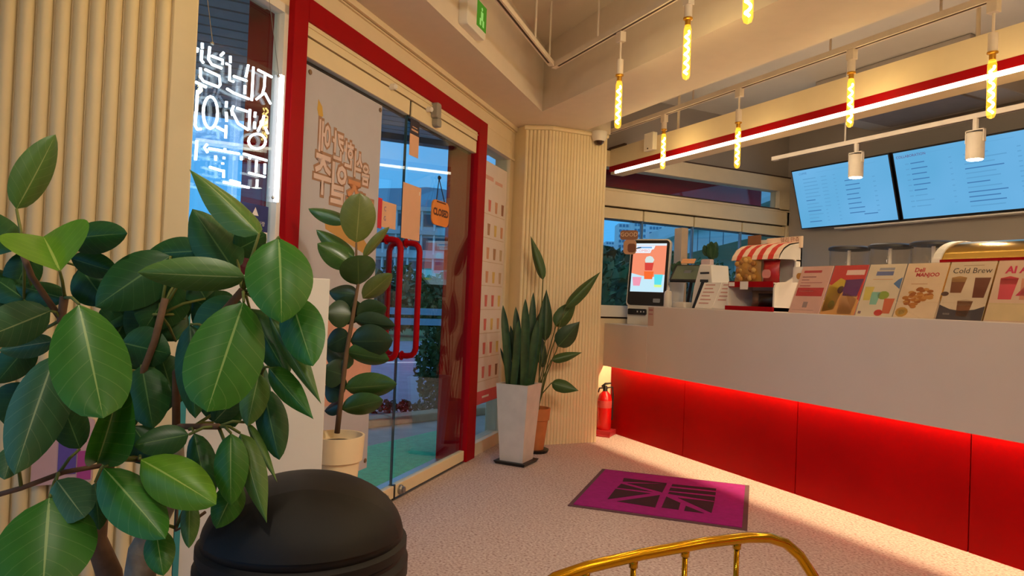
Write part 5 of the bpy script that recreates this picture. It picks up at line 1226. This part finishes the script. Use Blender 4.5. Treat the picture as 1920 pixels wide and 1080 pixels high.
LEAVES = [  # base px, tip px, width px, base depth, tip depth, material, shape, roll
    (31, 392, 108, 252, 62, 1.36, 1.40, G3, 'flat', .3), (25, 470, -60, 380, 75, 1.38, 1.42, G2, 'flat', .2), (112, 508, 78, 432, 140, 1.26, 1.34, G4, 'fold', .1),
    (122, 448, 234, 436, 62, 1.38, 1.36, G2, 'flat', -.3), (132, 484, 220, 512, 48, 1.40, 1.40, G2, 'flat', .2), (486, 438, 354, 304, 56, 1.30, 1.36, G3, 'slim', .5),
    (440, 508, 358, 386, 84, 1.36, 1.42, G2, 'flat', .1), (460, 520, 254, 512, 66, 1.30, 1.26, G3, 'flat', -.15), (523, 444, 530, 592, 124, 1.28, 1.20, G1, 'droop', -.1),
    (457, 566, 388, 770, 138, 1.26, 1.17, G1, 'round', .05), (380, 470, 270, 476, 62, 1.40, 1.40, G2, 'flat', .2), (320, 480, 176, 574, 100, 1.40, 1.34, G2, 'flat', .3),
    (335, 520, 270, 620, 100, 1.42, 1.38, G2, 'flat', -.1), (545, 555, 584, 684, 82, 1.30, 1.24, G1, 'flat', .2), (502, 588, 594, 757, 40, 1.34, 1.28, G3, 'slim', .4),
    (95, 583, -45, 640, 82, 1.30, 1.22, G5, 'flat', -.15), (148, 570, 194, 778, 132, 1.24, 1.15, G1, 'round', -.1), (104, 664, 24, 888, 100, 1.28, 1.18, G5, 'flat', .25),
    (182, 868, 232, 712, 72, 1.26, 1.22, G1, 'fold', .2), (150, 842, 112, 742, 62, 1.36, 1.34, G2, 'flat', .1), (266, 684, 286, 802, 80, 1.36, 1.32, G2, 'flat', .1),
    (227, 642, 318, 664, 78, 1.36, 1.36, G2, 'flat', .2), (356, 608, 364, 784, 66, 1.34, 1.30, G2, 'flat', .2), (354, 815, 250, 834, 58, 1.28, 1.24, G2, 'flat', .3),
    (262, 860, 391, 934, 92, 1.24, 1.17, G4, 'droop', -.1), (194, 876, 308, 1004, 92, 1.24, 1.16, G1, 'flat', -.2), (106, 900, 156, 968, 78, 1.24, 1.20, G5, 'round', .1),
    (93, 932, 78, 1120, 165, 1.22, 1.10, G1, 'flat', .1), (433, 812, 431, 944, 62, 1.27, 1.22, G1, 'droop', .1), (450, 812, 495, 980, 48, 1.30, 1.24, G3, 'slim', .3),
    (446, 905, 404, 990, 58, 1.30, 1.26, G1, 'droop', .1), (494, 728, 522, 862, 58, 1.34, 1.30, G2, 'flat', .2), (486, 700, 463, 798, 52, 1.34, 1.30, G3, 'flat', .2),
    (503, 688, 583, 784, 46, 1.32, 1.27, G1, 'slim', .2), (462, 792, 516, 904, 18, 1.32, 1.28, G3, 'slim', .3), (364, 812, 392, 944, 52, 1.32, 1.28, G2, 'flat', .2),
    (292, 990, 304, 1074, 54, 1.26, 1.21, G1, 'droop', .1), (356, 938, 353, 1028, 34, 1.28, 1.25, G3, 'flat', .2), (178, 905, 186, 994, 42, 1.34, 1.32, G2, 'flat', .1),
    (27, 834, 8, 898, 46, 1.30, 1.26, G5, 'flat', .1), (448, 560, 368, 655, 92, 1.38, 1.36, G2, 'flat', .1), (468, 578, 538, 706, 62, 1.38, 1.34, G2, 'flat', .2),
    (122, 560, 26, 532, 48, 1.38, 1.38, G2, 'flat', .3), (45, 560, -40, 500, 60, 1.38, 1.40, G2, 'flat', .2), (400, 792, 452, 738, 46, 1.38, 1.38, G5, 'flat', .2),
    (100, 640, -5, 656, 44, 1.36, 1.34, G5, 'flat', .3), (300, 560, 240, 640, 80, 1.42, 1.42, G2, 'flat', .1), (330, 640, 300, 560, 70, 1.43, 1.43, G2, 'flat', .1), (250, 600, 200, 560, 70, 1.44, 1.44, G2, 'flat', .2),
    (60, 640, -10, 720, 60, 1.40, 1.38, G2, 'flat', .2), (230, 760, 330, 740, 70, 1.44, 1.42, G2, 'flat', .1), (250, 800, 300, 870, 60, 1.42, 1.40, G2, 'flat', .1), (420, 640, 500, 760, 70, 1.44, 1.40, G2, 'flat', .1),
    (60, 470, 20, 560, 60, 1.42, 1.40, G2, 'flat', .1), (440, 470, 500, 440, 60, 1.40, 1.42, G2, 'flat', .2), (385, 560, 350, 500, 70, 1.44, 1.44, G2, 'flat', .1),
    (210, 640, 262, 560, 90, 1.43, 1.45, G2, 'flat', .1), (280, 700, 226, 590, 100, 1.45, 1.46, G2, 'flat', .2), (330, 760, 300, 660, 90, 1.46, 1.47, G2, 'flat', .1), (200, 720, 250, 800, 80, 1.45, 1.43, G2, 'flat', .1),
    (400, 700, 440, 800, 90, 1.46, 1.44, G2, 'flat', .1), (70, 600, 20, 520, 90, 1.44, 1.46, G2, 'flat', .2), (150, 500, 200, 570, 80, 1.45, 1.43, G2, 'flat', .1), (350, 600, 290, 560, 90, 1.46, 1.46, G2, 'flat', .1), (430, 600, 360, 560, 90, 1.45, 1.46, G2, 'flat', .1),
    (300, 860, 240, 800, 70, 1.44, 1.44, G2, 'flat', .1), (480, 640, 548, 600, 80, 1.42, 1.42, G2, 'flat', .1), (60, 720, 10, 800, 90, 1.44, 1.42, G2, 'flat', .1), (440, 760, 500, 700, 60, 1.44, 1.44, G2, 'flat', .1)]
NODES = [atd(*q) for q in ((121, 558, 1.32), (455, 545, 1.33), (215, 700, 1.36), (330, 700, 1.36), (300, 590, 1.38), (355, 805, 1.34), (490, 700, 1.36), (200, 865, 1.36), (262, 862, 1.31), (410, 800, 1.31), (45, 480, 1.34), (115, 600, 1.32), (110, 888, 1.33), (330, 990, 1.31), (150, 640, 1.34), (260, 720, 1.36), (390, 620, 1.345), (40, 915, 1.3))]
for (bx, by, tx_, ty_, w_, d0, d1_, m, kd_, rl) in LEAVES:
    b0 = atd(bx, by, d0); t0 = atd(tx_, ty_, d1_); dm = (d0 + d1_) / 2
    place_leaf(fi, b0, t0, w_ * dm / FOC, m, kd_, rl)
    nn = min(NODES, key=lambda q_: (q_ - b0).length)
    if .012 < (nn - b0).length < .22:
        MB().tube([nn, nn.lerp(b0, .5) + V((0, 0, .006)), b0], [.0035, .003, .0025], 6).build('petiole', mat('petiole_green', (120, 130, 62), .6), fi, smooth='all')
wn = V((1, 0, 0)); wp = (WL + .035, 0, 0)
c0_ = onpl(172, 905, wp, wn); c1_ = onpl(62, 790, wp, wn)
cdp = thing('pink_purple_card', (WL + .03, (c0_.y + c1_.y) / 2, c0_.z), 'pink and purple card fixed on the fluted wall behind the ficus', 'card')
CM_ = frame((WL + .022, c1_.y, c0_.z), (0, 1, 0), (0, 0, 1), (1, 0, 0)); cw, chh = c0_.y - c1_.y, c1_.z - c0_.z
MB(CM_).rbox(0, cw, 0, chh, -.006, .004, .012).build('pink_sheet', mat('card_pink', (206, 168, 176), .7), cdp)
MB(CM_).box(cw * .42, cw * .72, chh * .15, chh * .95, .004, .006).build('purple_panel', mat('card_purple', (96, 78, 168), .7), cdp)
MB(CM_).box(cw * .74, cw * .97, chh * .05, chh * .5, .004, .006).build('magenta_panel', mat('card_magenta', (176, 70, 150), .7), cdp)
